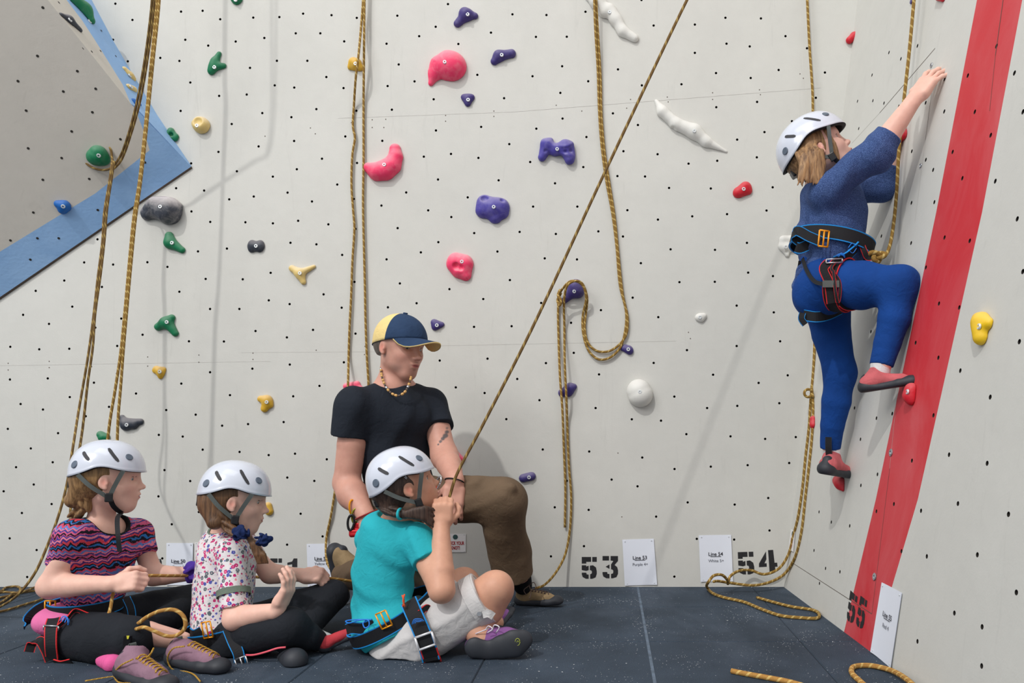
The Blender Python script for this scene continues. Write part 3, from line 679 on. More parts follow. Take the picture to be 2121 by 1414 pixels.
def text_mesh(name, s, center, right, up, h, mat, parent, bold=0.0, wid=None, off=.0006):
    cu = bpy.data.curves.new(name, 'FONT'); cu.body = s; cu.align_x = 'CENTER'; cu.size = 1.0; cu.offset = bold
    t = bpy.data.objects.new(name, cu); COL.objects.link(t); dg = bpy.context.evaluated_depsgraph_get(); dg.update()
    me = bpy.data.meshes.new_from_object(t.evaluated_get(dg)); bpy.data.objects.remove(t)
    xs = [v.co.x for v in me.vertices]; W = max(xs)-min(xs); n = V(right).cross(V(up)).normalized()
    sc = h/.7; sx = (wid/W) if wid else sc; cx = (max(xs)+min(xs))/2
    for v in me.vertices: v.co = V(center)+V(right)*((v.co.x-cx)*sx)+V(up)*(v.co.y*sc-h/2)+n*off
    me.materials.clear(); me.name = name
    return put(name, me, mat, parent)
def sheet(name, quad, plane, lines, label, group=None, mat=MPAPER, t=.0012, tacks=True, lift=.003, curl=.004):
    """a flat sheet on a wall; quad: pixel bl, br, tr, tl; lines: (text, v, height, ink, bold, underline)"""
    c = [plane.hit(x, y, lift) for x, y in quad]; n = plane.n; N = 8; vs, fs = [], []
    for j in range(N+1):
        for i in range(N+1):
            u, v = i/N, j/N; p = (c[0]*(1-u)+c[1]*u)*(1-v)+(c[3]*(1-u)+c[2]*u)*v
            vs.append(p+n*(curl*(abs(u-.5)*2)**3*(1-v*.6)))
    m0 = len(vs); vs += [p-n*t for p in vs]
    for j in range(N):
        for i in range(N):
            a = j*(N+1)+i; fs.append((a, a+1, a+N+2, a+N+1)); fs.append((m0+a, m0+a+N+1, m0+a+N+2, m0+a+1))
    o = mesh(name, vs, fs, mat, smooth=True); tag(o, label, 'sign' if mat is MSIGN else 'paper', group)
    right = (c[1]-c[0]).normalized(); up = ((c[3]-c[0])-right*(c[3]-c[0]).dot(right)).normalized(); H = (c[3]-c[0]).length
    for s, u, v, h, ink, bold, ul in lines:
        p = (c[0]*(1-u)+c[1]*u)*(1-v)+(c[3]*(1-u)+c[2]*u)*v
        text_mesh('printed_text', s, p, right, up, h*H, ink, o, bold, off=curl*.3+.001, wid=((c[1]-c[0]).length*min(.86, .086*len(s)) if mat is MSIGN else None))
        if ul:
            wd = ul*H/2; q = p-up*(h*H*.75)+right.cross(up)*(curl*.3+.001); e = up*h*H*.07
            mesh('underline', [q-right*wd-e, q+right*wd-e, q+right*wd+e, q-right*wd+e], [(0, 1, 2, 3)], ink, o)
    if tacks:
        for u, v in ((.08, .96), (.92, .96), (.08, .04), (.92, .04)):
            p = (c[0]*(1-u)+c[1]*u)*(1-v)+(c[3]*(1-u)+c[2]*u)*v; disc('drawing_pin' if mat is not MSIGN else 'screw', p+n*curl*.5, n, .0022 if mat is not MSIGN else .0016, .002, MMETAL, o, 8)
    return o
sheet('paper_sheet', [(1294, 1212), (1361, 1210), (1354, 1115), (1289, 1117)], BACK, [('Line 53', .52, .60, .075, MINK, .012, .23), ('Purple 4+', .52, .455, .06, MINKG, 0, 0)], 'white sheet reading Line 53 and Purple 4+ low on the back wall')
sheet('paper_sheet', [(1451, 1204), (1518, 1203), (1514, 1107), (1447, 1108)], BACK, [('Line 54', .5, .595, .075, MINK, .012, .23), ('White 5+', .5, .45, .06, MINKG, 0, 0)], 'white sheet reading Line 54 and White 5+ left of the stencilled 54')
sheet('paper_sheet', [(345, 1211), (400, 1211), (401, 1124), (346, 1124)], BACK, [('Line 50', .45, .575, .08, MINK, .012, .22), ('Green 5', .45, .44, .06, MINKG, 0, 0)], 'white sheet reading Line 50 between the two left girls')
sheet('paper_sheet', [(639, 1215), (694, 1214), (693, 1125), (636, 1126)], BACK, [('Line 51', .5, .66, .075, MINK, .012, .24), ('Yellow 6', .5, .54, .06, MINKG, 0, 0), ('Black 6c+', .5, .32, .06, MINKG, 0, 0)], 'white sheet behind the hand holding the rope, listing Yellow and Black lines')
sheet('paper_sheet', [(812, 1214), (869, 1213), (867, 1140), (812, 1140)], BACK, [], 'white sheet mostly hidden behind the girl in turquoise', tacks=False)
sheet('paper_sheet', [(1807, 1350), (1849, 1385), (1871, 1228), (1829, 1206)], RIGHT, [('Line 55', .5, .61, .07, MINK, .012, .2), ('Red 4', .5, .46, .06, MINKG, 0, 0)], 'white sheet reading Line 55 and Red 4 beside the red stripe')
def sign(quad, l1, l2, label, pl=BACK):
    o = sheet('warning_sign', quad, pl, [(l1, .5, .50, .18, MSIGNR, .03, 0), (l2, .5, .24, .18, MSIGNR, .03, 0)], label, 'safety signs on the wall', MSIGN, t=.003, lift=.004, curl=0)
    c = [pl.hit(x, y, .0045) for x, y in quad]; p = (c[0]+c[1])/2*.17+(c[2]+c[3])/2*.83
    disc('round_emblem', p, pl.n, .011, .0005, simple('emblem_green_grey', (54, 84, 84), .5), o, 16)
    return o
sign([(922, 1143), (965, 1143), (965, 1105), (922, 1105)], 'CHECK YOUR', 'KNOT!', 'small white CHECK YOUR KNOT! sign under the man\'s bent leg')
sign([(404, 1159), (445, 1159), (445, 1123), (404, 1123)], 'CHECK YOUR', 'HARNESS!', 'small white CHECK YOUR HARNESS sign behind the girl in floral shirt')
sign([(1635, 1137), (1645, 1143), (1649, 1100), (1640, 1096)], 'CHECK', 'KNOT', 'narrow white and red sign in the wall corner behind the ropes', RIGHT)
for x, y in ((1930, 135), (1908, 342), (1877, 650), (1846, 937), (1812, 1194)):
    g = disc('bolt_hanger', RIGHT.hit(x, y, .0005), RIGHT.n, .0125 if y > 400 else .008, .003, MSTEEL, None, 14, .005); tag(g, {135: 'tiny metal bolt hanger above the climber\'s reaching hand', 342: 'small metal bolt hanger right of the reaching arm', 650: 'round metal bolt hanger just under the climber\'s raised knee', 937: 'metal bolt hanger in the red stripe below the raised foot', 1194: 'metal bolt hanger in the red stripe above the stencilled 55'}[y], 'bolt', 'bolt hangers on the right wall')

# ------------------------------------------------------------------ climbing holds
def hold(label, color, segs, bolt=None, plane=BACK, res=.0028, cuts=(), size=1.0, group=None, wr=.0009, knobs=()):
    """segs: (x0,y0,r0,x1,y1,r1,h) in pixels; h = how far the lump stands out, in radii"""
    B = Blob(); n = plane.n; segs = [q[:6]+(q[6]*1.3,) for q in segs]
    for x0, y0, r0, x1, y1, r1, h in segs:
        a, b = plane.hit(x0, y0), plane.hit(x1, y1); R0_, R1_ = r0*a.y/F_PX*size, r1*b.y/F_PX*size
        B.cap(a+n*(R0_*(h-1)*.6), b+n*(R1_*(h-1)*.6), R0_, R1_, k=.014, sq=(n, max(.5, min(1.0, h))) if h < 1 else None)
    for x0, y0, r0, d in cuts:
        a = plane.hit(x0, y0); r = r0*a.y/F_PX; hs = np.linspace(.13, 0, 66); q = np.array([list(a+n*float(t)) for t in hs])
        dd = np.min([o[0](q[:, 0], q[:, 1], q[:, 2]) for o in B.ops if o[4] == 0], axis=0); top = hs[np.argmax(dd < 0)] if (dd < 0).any() else .01
        B.ell(a+n*float(top+r*.25), r, k=.006, op=1)
    c = plane.hit(segs[0][0], segs[0][1])
    B.half(plane.hit(segs[0][0], segs[0][1], .0006), -n)
    B.disp = wrinkle(wr, 90, int(segs[0][0]))
    o = skin_mesh('climbing_hold', B, res, HM[color], it=1)
    tag(o, label, 'climbing hold', group or {'lilac': 'purple'}.get(color, color.replace('brightyellow', 'yellow').replace('sand', 'yellow').replace('marble', 'grey'))+' climbing holds')
    if bolt:
        # find surface height at the bolt
        vs = np.array([v.co for v in o.data.vertices]); rd = np.array(ray(*bolt).normalized()); rel = vs-np.array(CAMP); al = rel@rd
        lat = np.linalg.norm(rel-al[:, None]*rd, axis=1); m = np.where(lat < max(.006, lat.min()*1.05))[0]; pos = V(vs[m[np.argmin(al[m])]])
        disc('bolt', pos-n*.002, n, .0083, .0045, MMETAL, o, 14, .0035)
    return o
G, Pk, Pu, Rd = 'green', 'pink', 'purple', 'red'
hold('long green hold at the top of the panel edge', G, [(146, -4, 14, 172, 20, 16, .8), (172, 20, 16, 187, 42, 9, .8)], (184, 46), PF, cuts=[(170, 5, 6, .05)])
hold('small green dome hold cut off by the top edge', G, [(487, -2, 8, 493, -2, 10, .9), (490, 2, 8, 490, 4, 7, .8)], (486, 1))
hold('green boomerang hold right of the left ropes', G, [(455, 112, 5, 446, 130, 8, 1), (446, 130, 8, 439, 148, 8, 1), (444, 140, 9, 464, 137, 6, 1)], (441, 139))
hold('small green hold on the edge of the blue corner', G, [(355, 271, 6, 352, 284, 6, 1), (352, 284, 6, 364, 288, 6, 1), (356, 276, 7, 366, 282, 5, 1)], None, BACK, cuts=[(358, 281, 4, .03)])
hold('green dome hold on the tan panel wrapped by rope', G, [(205, 318, 17, 203, 323, 18, 1.0), (196, 326, 14, 214, 328, 13, .9)], (205, 325), PM, res=.0035)
hold('green wedge hold below the marbled grey one', G, [(352, 489, 9, 354, 503, 12, .9), (354, 503, 12, 378, 518, 7, .9)], (355, 500))
hold('green three-lobed hold at mid left', G, [(345, 668, 11, 329, 677, 8, 1), (345, 668, 11, 357, 658, 7, 1), (350, 670, 11, 364, 690, 7, 1)], (342, 667))
hold('green hold half hidden above the left girl\'s helmet', G, [(209, 899, 7, 222, 905, 7, 1), (211, 902, 6, 213, 906, 8, 1)])
hold('slim grey hold at top of the tan panel', 'grey', [(126, 31, 5, 142, 42, 9, .8), (142, 42, 9, 164, 62, 6, .8)], (149, 41), PF)
hold('big marbled grey hold beneath the blue band', 'marble', [(308, 443, 14, 330, 432, 22, 1), (330, 432, 22, 352, 438, 28, 1.1), (345, 424, 16, 372, 428, 8, 1)], (330, 427), res=.004, wr=.003)
hold('small square grey hold left of the yellow fork', 'grey', [(523, 504, 7, 522, 517, 7, .7), (540, 504, 7, 538, 516, 7, .7), (523, 510, 9, 539, 510, 9, .8)], (528, 507))
hold('dark grey triangular hold above the left helmet', 'grey', [(254, 864, 6, 262, 882, 9, .8), (262, 880, 10, 278, 880, 9, .8), (262, 876, 10, 292, 873, 7, .8)], (259, 879))
hold('pale yellow tab hold higher on the blue corner', 'sand', [(257, 144, 6, 268, 157, 7, .9), (268, 157, 7, 275, 164, 6, .9)], (272, 155), PF)
hold('pale yellow oval hold lower on the blue corner', 'sand', [(265, 180, 6, 276, 186, 7, .9)], (274, 179), PF)
hold('pale yellow cup-shaped hold near the top left', 'sand', [(418, 260, 17, 419, 261, 17, .9), (404, 256, 7, 412, 252, 8, .7)], (407, 257), cuts=[(417, 256, 11, .052)])
hold('yellow dome hold behind the doubled rope', 'yellow', [(734, 131, 11, 738, 133, 12, 1), (726, 140, 6, 748, 142, 6, .9)], (734, 130))
hold('pale yellow fork-shaped hold with three prongs', 'sand', [(622, 566, 9, 606, 556, 7, 1.1), (622, 566, 8, 651, 552, 4, 1.2), (622, 568, 9, 629, 584, 6, 1.1)], (622, 565))
hold('tiny yellow hold above the left girl', 'yellow', [(325, 763, 6, 334, 772, 8, .9), (322, 768, 5, 340, 764, 5, .9), (334, 770, 7, 333, 781, 4, .9)], (329, 767))
hold('yellow knobbly hold above the girl in floral shirt', 'yellow', [(541, 826, 7, 554, 829, 9, 1), (554, 829, 10, 549, 846, 8, 1), (554, 829, 8, 560, 838, 7, .9)], (551, 835), cuts=[(538, 838, 5, .02)])
hold('yellow hold behind the face of the floral-shirt girl', 'yellow', [(556, 1047, 8, 558, 1058, 9, .8)])
hold('bright yellow hold right of the red stripe', 'brightyellow', [(2038, 668, 21, 2038, 698, 18, 1.1), (2030, 660, 13, 2052, 670, 12, 1.1)], (2022, 677), RIGHT, size=1.0, res=.003)
hold('blue hold at the lower edge of the tan panel', 'blue', [(121, 422, 8, 134, 425, 11, .9), (132, 428, 11, 130, 434, 9, .9)], (128, 428), PM)
hold('small blue hold behind the ropes on the blue corner', 'blue', [(275, 208, 4, 279, 214, 4, 1), (279, 212, 4, 288, 217, 4, 1)], None, PF)
hold('pink comma-shaped hold at the top', Pk, [(937, 139, 30, 930, 138, 30, .75), (930, 137, 29, 912, 141, 22, .75), (912, 141, 22, 901, 154, 13, .8), (901, 154, 13, 893, 173, 6, .9)], (919, 126), res=.003, wr=.0003)
hold('pink crescent hold right of the doubled rope', Pk, [(819, 310, 12, 820, 326, 14, .85), (820, 326, 14, 813, 343, 18, .85), (813, 343, 18, 799, 353, 20, .85), (799, 353, 20, 782, 356, 18, .85), (782, 356, 18, 764, 348, 11, .85)], (795, 338), res=.003, wr=.0003)
hold('pink rounded hold with a deep pocket in mid wall', Pk, [(945, 540, 17, 962, 545, 18, .8), (942, 548, 17, 952, 560, 17, .8), (964, 550, 15, 965, 570, 12, .8)], (954, 541), cuts=[(948, 555, 8, .045), (957, 558, 6, .04)], res=.003)
hold('pink hold behind the man\'s shoulder', Pk, [(718, 800, 7, 740, 795, 7, .9), (732, 806, 8, 745, 806, 8, .9)])
hold('pink pointed hold beside the man\'s forearm', Pk, [(938, 940, 12, 957, 951, 6, 1), (934, 935, 10, 944, 950, 8, 1)])
hold('purple three-lobed hold near the top', Pu, [(966, 32, 12, 984, 34, 7, 1), (966, 32, 11, 948, 50, 8, 1), (966, 32, 12, 962, 28, 10, 1)], (971, 29))
hold('purple bar-shaped hold near the top', Pu, [(1024, 128, 8, 1034, 117, 11, .9), (1034, 117, 11, 1060, 112, 9, .9)], (1041, 112))
hold('little purple triangular hold under the pink comma', Pu, [(961, 202, 5, 977, 202, 5, .9), (961, 202, 5, 969, 215, 5, .9), (977, 202, 5, 969, 215, 5, .9), (969, 204, 8, 969, 207, 8, .8)], (968, 204))
hold('lilac butterfly hold casting a long shadow', 'lilac', [(1150, 312, 11, 1136, 303, 13, 1.3), (1134, 305, 12, 1123, 327, 9, 1.3), (1150, 314, 11, 1172, 306, 15, 1.4), (1172, 310, 14, 1180, 332, 11, 1.5), (1128, 296, 8, 1140, 294, 8, 1.3), (1180, 305, 9, 1184, 320, 8, 1.4)], (1152, 308), cuts=[(1152, 337, 10, .01), (1153, 292, 6, .01), (1131, 318, 3, .01), (1172, 322, 3, .01), (1184, 318, 3, .01)], res=.0026, wr=.0045)
hold('large purple bulbous hold with two pockets', 'lilac', [(1005, 422, 18, 1020, 430, 22, .8), (1002, 436, 17, 1035, 430, 20, .8), (1022, 440, 18, 1026, 450, 14, .8), (1040, 428, 13, 1042, 442, 12, .8)], (1022, 426), cuts=[(1006, 413, 9, .055), (1043, 418, 5, .05)], res=.0032)
hold('little purple pointed hold above the man\'s cap brim', Pu, [(899, 667, 5, 901, 678, 5, .9), (899, 667, 5, 915, 672, 4, .9), (901, 678, 5, 915, 672, 4, .9), (903, 672, 7.5, 906, 672, 7, .8)], (903, 671))
hold('purple wedge hold draped with doubled rope', Pu, [(1193, 594, 15, 1196, 604, 15, 1.3), (1190, 600, 14, 1168, 624, 6, 1.2)], (1187, 604))
hold('small purple hold at the bottom of the rope loop', Pu, [(1291, 722, 6, 1302, 724, 9, .8), (1295, 718, 5, 1305, 728, 6, .8)], (1299, 722))
hold('purple hold behind the two hanging ropes', Pu, [(1164, 812, 7, 1182, 803, 10, .9), (1182, 803, 10, 1190, 800, 5, .9), (1164, 815, 6, 1178, 814, 8, .9)])
hold('purple oval hold above the man\'s knee', Pu, [(1084, 990, 9, 1101, 986, 9, .9)], (1093, 989))
hold('long white ridged hold at the top centre', 'white', [(1215, -12, 9, 1238, 6, 14, 1), (1238, 6, 15, 1252, 26, 13, 1), (1262, 22, 13, 1275, 42, 12, 1), (1275, 42, 12, 1290, 66, 11, .9), (1290, 66, 11, 1314, 80, 9, .9)], (1262, 23), res=.0035, cuts=[(1236, 40, 8, .02), (1262, 60, 7, .02)])
hold('long white wavy hold right of the taut rope', 'white', [(1359, 210, 4, 1372, 232, 11, 1), (1372, 232, 11, 1400, 258, 12, 1), (1400, 258, 12, 1438, 274, 15, 1), (1438, 274, 15, 1462, 294, 11, .9), (1462, 294, 11, 1504, 314, 3, .9)], (1439, 268), res=.0035, cuts=[(1392, 272, 7, .012)])
hold('tiny white hold in mid right of the back wall', 'white', [(1445, 658, 6, 1458, 654, 6, .9), (1450, 656, 7, 1452, 661, 7, .8)], (1452, 655))
hold('round white dome hold low on the back wall', 'white', [(1323, 810, 25, 1326, 817, 26, .95)], (1323, 810), res=.0035, wr=.0004)
hold('white skull-like hold behind the climber\'s belt', 'white', [(1622, 497, 9, 1638, 496, 9, .8), (1620, 510, 9, 1640, 512, 10, .8), (1626, 515, 9, 1630, 528, 5, .9)], (1629, 509), cuts=[(1638, 506, 3, .03), (1628, 523, 2.5, .026)])
hold('small white hold beside the climber\'s lower foot', 'white', [(1686, 909, 6, 1692, 912, 8, 1.2), (1692, 914, 7, 1690, 922, 5, 1)], (1688, 911))
hold('red oval hold with a bolt on the back wall', Rd, [(1530, 398, 10, 1544, 388, 12, .8), (1528, 400, 10, 1550, 396, 8, .8)], (1542, 390))
hold('red egg-shaped hold above the climber', Rd, [(1758, 85, 7, 1770, 76, 8, 1.4), (1770, 76, 8, 1777, 68, 4, 1.2)], None, BACK, cuts=[(1768, 68, 3, .05)])
hold('red hold cut by the top edge near the stripe', Rd, [(1946, -8, 11, 1956, -4, 10, 1)], None, RIGHT, size=.8)
hold('red hold behind the climber\'s raised sleeve', Rd, [(1872, 262, 10, 1876, 280, 12, 1), (1872, 282, 10, 1866, 296, 8, 1)], None, RIGHT, size=.8)
hold('red hold under the climber\'s raised foot', Rd, [(1892, 808, 16, 1890, 820, 17, 1.1), (1890, 820, 14, 1891, 830, 9, 1)], (1876, 810), RIGHT, size=.95)
hold('red pointed hold under the climber\'s lower foot', Rd, [(1740, 996, 12, 1745, 1003, 12, 1.2), (1745, 1000, 11, 1748, 1014, 4, 1.2)], None, RIGHT)
hold('dark red hold close to the corner behind the ropes', Rd, [(1686, 868, 7, 1686, 880, 6, 1.1), (1686, 880, 6, 1684, 888, 3, 1)], None, RIGHT)
tag(disc('zinc_bolt', RIGHT.hit(1889, 3, .001), RIGHT.n, .009, .004, HM['purple'], None, 12), 'tiny dark purple plug at the top beside the climber\'s rope', 'plug')
# ------------------------------------------------------------------ ropes
def pp(*a): return [P(*a[i]) if len(a[i]) == 3 else a[i] for i in range(len(a))]
def rope(name, strands, label, mat=MROPE, r=.0053, group=None, n=8):
    lim = lambda x, y, d: min(d, RIGHT.hit(x, y).y-.016) if x > 1500 and d > 2.9 and y < 1206 else d
    strands = [([(s[0][0]-(s[1][0]-s[0][0])*7.0*60/max(s[1][1]-s[0][1], 30)*.9, -480, s[0][2])]+s) if s[0][1] <= -50 else s for s in strands]
    o = tubes(name, [[P(q[0], q[1], lim(*q)) for q in s] for s in strands], r, mat, n=n); tag(o, label, 'rope', group); return o
Dp = D-.012
def fl(px, py, z=.007): # a point lying on the floor (raised by z)
    y = (CAM_H-z)*F_PX/(py-CY); return (px, py, y)
gp = PM.hit(232, 345).y-.03
rope('climbing_rope', [
  [(317, -60, 2.936), (315, 0, 2.980), (302, 110, 3.061), (286, 200, 3.127), (266, 278, 3.184), (244, 332, gp), (226, 350, gp), (200, 350, gp), (177, 336, gp), (174, 318, gp), (186, 299, gp), (206, 293, gp), (226, 303, gp), (232, 326, gp), (231, 345, 3.191), (226, 380, 3.184), (216, 440, 3.172), (212, 500, 3.160), (202, 580, 3.144), (193, 660, 3.128), (182, 740, 3.112), (163, 850, 3.090), (152, 920, 2.974), (138, 1005, 2.949), (122, 1065, 2.910), (98, 1130, 2.871), (70, 1190, 2.813), (36, 1232, 2.780), (-30, 1272, 2.848)],
  [(323, -60, 2.936), (320, 0, 2.980), (308, 105, 3.057), (291, 205, 3.130), (272, 275, 3.182), (249, 335, gp-.01), (234, 350, gp-.015), (236, 335, 3.193), (231, 370, 3.186), (222, 430, 3.174), (216, 500, 3.160), (208, 570, 3.146), (197, 650, 3.130), (192, 720, 3.116), (182, 790, 3.102), (172, 880, 3.084), (163, 940, 2.968), (151, 1010, 2.927), (146, 1060, 2.892), (150, 1110, 2.837), (158, 1165, 2.88), (150, 1210, 2.94)]],
  'olive climbing rope looped round the green hold on the tan panel', MROPED, .0047)
rope('climbing_rope', [
  [(326, -60, 3.126), (325, 0, 3.120), (313, 130, 3.107), (304, 230, 3.097), (296, 310, 3.089), (288, 380, 3.082), (277, 450, 3.075), (268, 540, 3.066), (259, 640, 3.056), (250, 730, 3.047), (238, 810, 3.039), (228, 870, 3.033), (221, 930, 3.027), (214, 1010, 2.93), (205, 1110, 2.90), (190, 1205, 2.92)],
  [(331, -60, 3.126), (330, 0, 3.120), (318, 120, 3.108), (308, 220, 3.098), (300, 300, 3.090), (291, 380, 3.082), (281, 450, 3.075), (272, 540, 3.066), (263, 640, 3.056), (256, 720, 3.048), (250, 800, 3.040), (245, 860, 3.034), (242, 930, 3.027), (236, 1010, 2.92), (226, 1110, 2.90), (200, 1206, 2.94)]],
  'light gold doubled rope hanging behind the left girl\'s helmet')
rope('climbing_rope', [
  [(753, -60, Dp-.02), (752, 0, Dp-.02), (748, 55, Dp-.02), (742, 120, Dp-.06), (737, 160, Dp-.05), (733, 220, Dp), (731, 262, Dp), (735, 285, Dp), (730, 320, Dp), (728, 380, Dp), (731, 430, Dp), (734, 470, Dp), (730, 540, Dp), (727, 620, Dp), (724, 680, Dp), (722, 740, Dp), (721, 790, Dp-.03), (716, 880, Dp-.05), (702, 950, Dp-.02), (696, 1000, Dp), (686, 1065, Dp), (676, 1115, Dp), (676, 1155, Dp-.05), (686, 1180, Dp-.15), (700, 1194, 3.12), (735, 1200, 3.02)],
  [(757, -60, Dp-.02), (755, 0, Dp-.02), (754, 100, Dp-.02), (753, 220, Dp), (753, 340, Dp), (752, 420, Dp), (754, 520, Dp), (756, 600, Dp), (757, 660, Dp), (760, 740, Dp), (763, 790, Dp), (764, 850, Dp)]],
  'gold doubled rope hanging down behind the man\'s shoulder')
hp = BACK.hit(1190, 604).y
rope('climbing_rope', [
  [(1230, -60, Dp-.02), (1231, 0, Dp-.04), (1233, 60, Dp-.03), (1238, 140, Dp), (1241, 230, Dp), (1246, 300, Dp), (1256, 375, Dp), (1268, 440, Dp), (1277, 510, Dp), (1284, 590, Dp), (1297, 648, Dp), (1294, 690, Dp), (1283, 722, Dp), (1262, 741, Dp), (1240, 744, Dp), (1220, 727, Dp), (1208, 690, Dp), (1207, 655, Dp), (1214, 615, Dp-.04), (1206, 590, Dp-.06), (1192, 582, Dp-.07), (1180, 583, Dp-.07), (1166, 597, Dp-.05), (1158, 612, Dp), (1156, 640, Dp), (1157, 700, Dp), (1160, 780, Dp-.02), (1165, 850, Dp-.02), (1168, 930, Dp), (1171, 1010, Dp), (1170, 1092, Dp)],
  [(1234, -60, Dp-.02), (1235, 0, Dp-.03), (1238, 60, Dp-.02), (1244, 160, Dp), (1246, 240, Dp), (1253, 320, Dp), (1263, 385, Dp), (1273, 450, Dp), (1281, 530, Dp), (1290, 610, Dp), (1300, 660, Dp), (1296, 695, Dp), (1280, 716, Dp), (1258, 728, Dp), (1235, 726, Dp), (1218, 710, Dp), (1211, 680, Dp), (1214, 645, Dp), (1216, 615, Dp-.03), (1205, 586, Dp-.06), (1190, 582, Dp-.08), (1176, 590, Dp-.08), (1169, 615, Dp-.05), (1169, 680, Dp), (1170, 760, Dp-.03), (1173, 820, Dp-.03), (1175, 880, Dp), (1178, 960, Dp), (1183, 1030, Dp), (1180, 1100, Dp), (1170, 1150, Dp-.02), (1150, 1187, Dp-.08), (1126, 1212, Dp-.16), (1110, 1218, Dp-.2)]],
  'gold rope draped in a loop over the purple wedge hold')
# overhand twist hanging on the purple hold
tag(tube('rope_knot', pp((1160, 600, Dp-.03), (1156, 612, Dp-.045), (1162, 622, Dp-.05), (1160, 632, Dp-.04), (1155, 622, Dp-.02), (1162, 606, Dp-.03)), .006, MROPE), 'small knot of gold rope beside the purple wedge hold', 'knot')
# taut belay rope, from the top down into the hands of the girl in turquoise
BH = (929, 1034, 2.47)
rope('belay_rope', [[(1452, -55, 2.62), (1423, 0, 2.61), (1255, 352, 2.57), (1100, 684, 2.53), (1000, 880, 2.50), (945, 985, 2.48), BH, (915, 1062, 2.47), (905, 1085, 2.47)]], 'taut gold belay rope running diagonally into the turquoise girl\'s hands', MROPED, .0050)
rope('climbing_rope', [
  [(1669, -60, Dp-.02), (1672, 0, Dp-.02), (1677, 100, Dp-.02), (1683, 190, Dp-.02), (1684, 240, Dp-.02), (1688, 400, Dp-.04), (1690, 560, Dp-.04), (1688, 680, Dp-.02), (1685, 760, Dp-.02), (1679, 830, Dp-.04), (1676, 880, Dp-.05), (1668, 950, Dp-.05), (1662, 1010, Dp-.05), (1653, 1070, Dp-.05), (1643, 1110, Dp-.04), (1632, 1150, Dp-.03), (1612, 1178, Dp-.03), (1582, 1189, Dp-.03), (1556, 1181, Dp-.03), (1531, 1182, Dp-.06), (1512, 1194, Dp-.1), (1508, 1208, 3.26), (1506, 1200, 3.2), (1494, 1190, 3.16), (1478, 1192, 3.14), (1468, 1204, 3.12), fl(1466, 1218), fl(1478, 1229), fl(1500, 1237), fl(1540, 1246), fl(1580, 1262), fl(1620, 1275), fl(1660, 1279), fl(1690, 1280), fl(1697, 1272), fl(1684, 1263), fl(1640, 1256), fl(1600, 1246), fl(1568, 1237)],
  [(1681, 800, Dp-.02), (1684, 840, Dp-.05), (1682, 900, Dp-.07), (1675, 970, Dp-.07), (1668, 1030, Dp-.06), (1660, 1100, Dp-.05), (1648, 1150, Dp-.04), (1625, 1188, Dp-.04), (1595, 1205, Dp-.08), (1560, 1212, 3.27), (1520, 1208, 3.26), (1486, 1203, 3.22), (1478, 1204, 3.2)]],
  'gold rope hanging in the corner and coiling out on the floor', MROPE, .0060)
tag(tube('rope_ring', [P(1674+8*math.cos(a), 814+8*math.sin(a), 3.30-.01*math.sin(a*.5)) for a in [i*math.pi/5 for i in range(11)]]+[P(1684, 822, 3.29)], .0058, MROPE, n=4), 'small ring twisted in the corner rope beside the climber\'s leg', 'rope')
rope('climbing_rope', [[(1898, -60, 2.60), (1893, 0, 2.60), (1884, 100, 2.60), (1872, 210, 2.60), (1862, 310, 2.60), (1857, 400, 2.60), (1850, 470, 2.58), (1842, 512, 2.56), (1834, 528, 2.55), (1822, 533, 2.55)]], 'gold rope from above down to the climber\'s harness knot', MROPE, .0060)
kp = P(1816, 531, 2.55)
def knotpath(c, s):
    out = []
    for i in range(31):
        t = i/30*2*math.pi*1.0; out.append(c+V(((math.sin(t)+2*math.sin(2*t))*s*.9, (-math.sin(3*t))*s*.7, (math.cos(t)-2*math.cos(2*t))*s*.55)))
    return out
tag(tube('rope_knot', knotpath(kp, .0105), .0078, MROPE, n=3), 'thick gold figure-eight knot tied at the climber\'s waist', 'knot')
rope('climbing_rope', [[fl(1515, 1389), fl(1545, 1395), fl(1590, 1403), fl(1640, 1413), fl(1700, 1432), fl(1800, 1470)]], 'loose rope end lying on the floor at the bottom edge', MROPEO, .0075)
rope('climbing_rope', [[fl(1815, 1440), fl(1782, 1411), fl(1764, 1392), fl(1770, 1380), fl(1800, 1378), fl(1840, 1386, .01), fl(1880, 1408, .02), fl(1910, 1440, .02)]], 'bend of rope on the floor below the Line 55 sheet', MROPEO, .0078)
rope('climbing_rope', [
  [fl(-40, 1262), fl(0, 1248), fl(26, 1232), fl(50, 1226), fl(78, 1222), fl(110, 1215), fl(150, 1214)],
  [fl(-40, 1228), fl(0, 1224), fl(14, 1216), fl(32, 1214), fl(42, 1222), fl(20, 1233), fl(-40, 1245)],
  [fl(-40, 1274), fl(10, 1264), fl(50, 1252), fl(80, 1243), fl(105, 1230), fl(140, 1222)],
  [fl(-40, 1240, .02), fl(5, 1226, .02), fl(40, 1227, .02), fl(75, 1215, .02), fl(100, 1208, .02)]],
  'heap of gold rope lying on the floor at far left', MROPED, .0050)
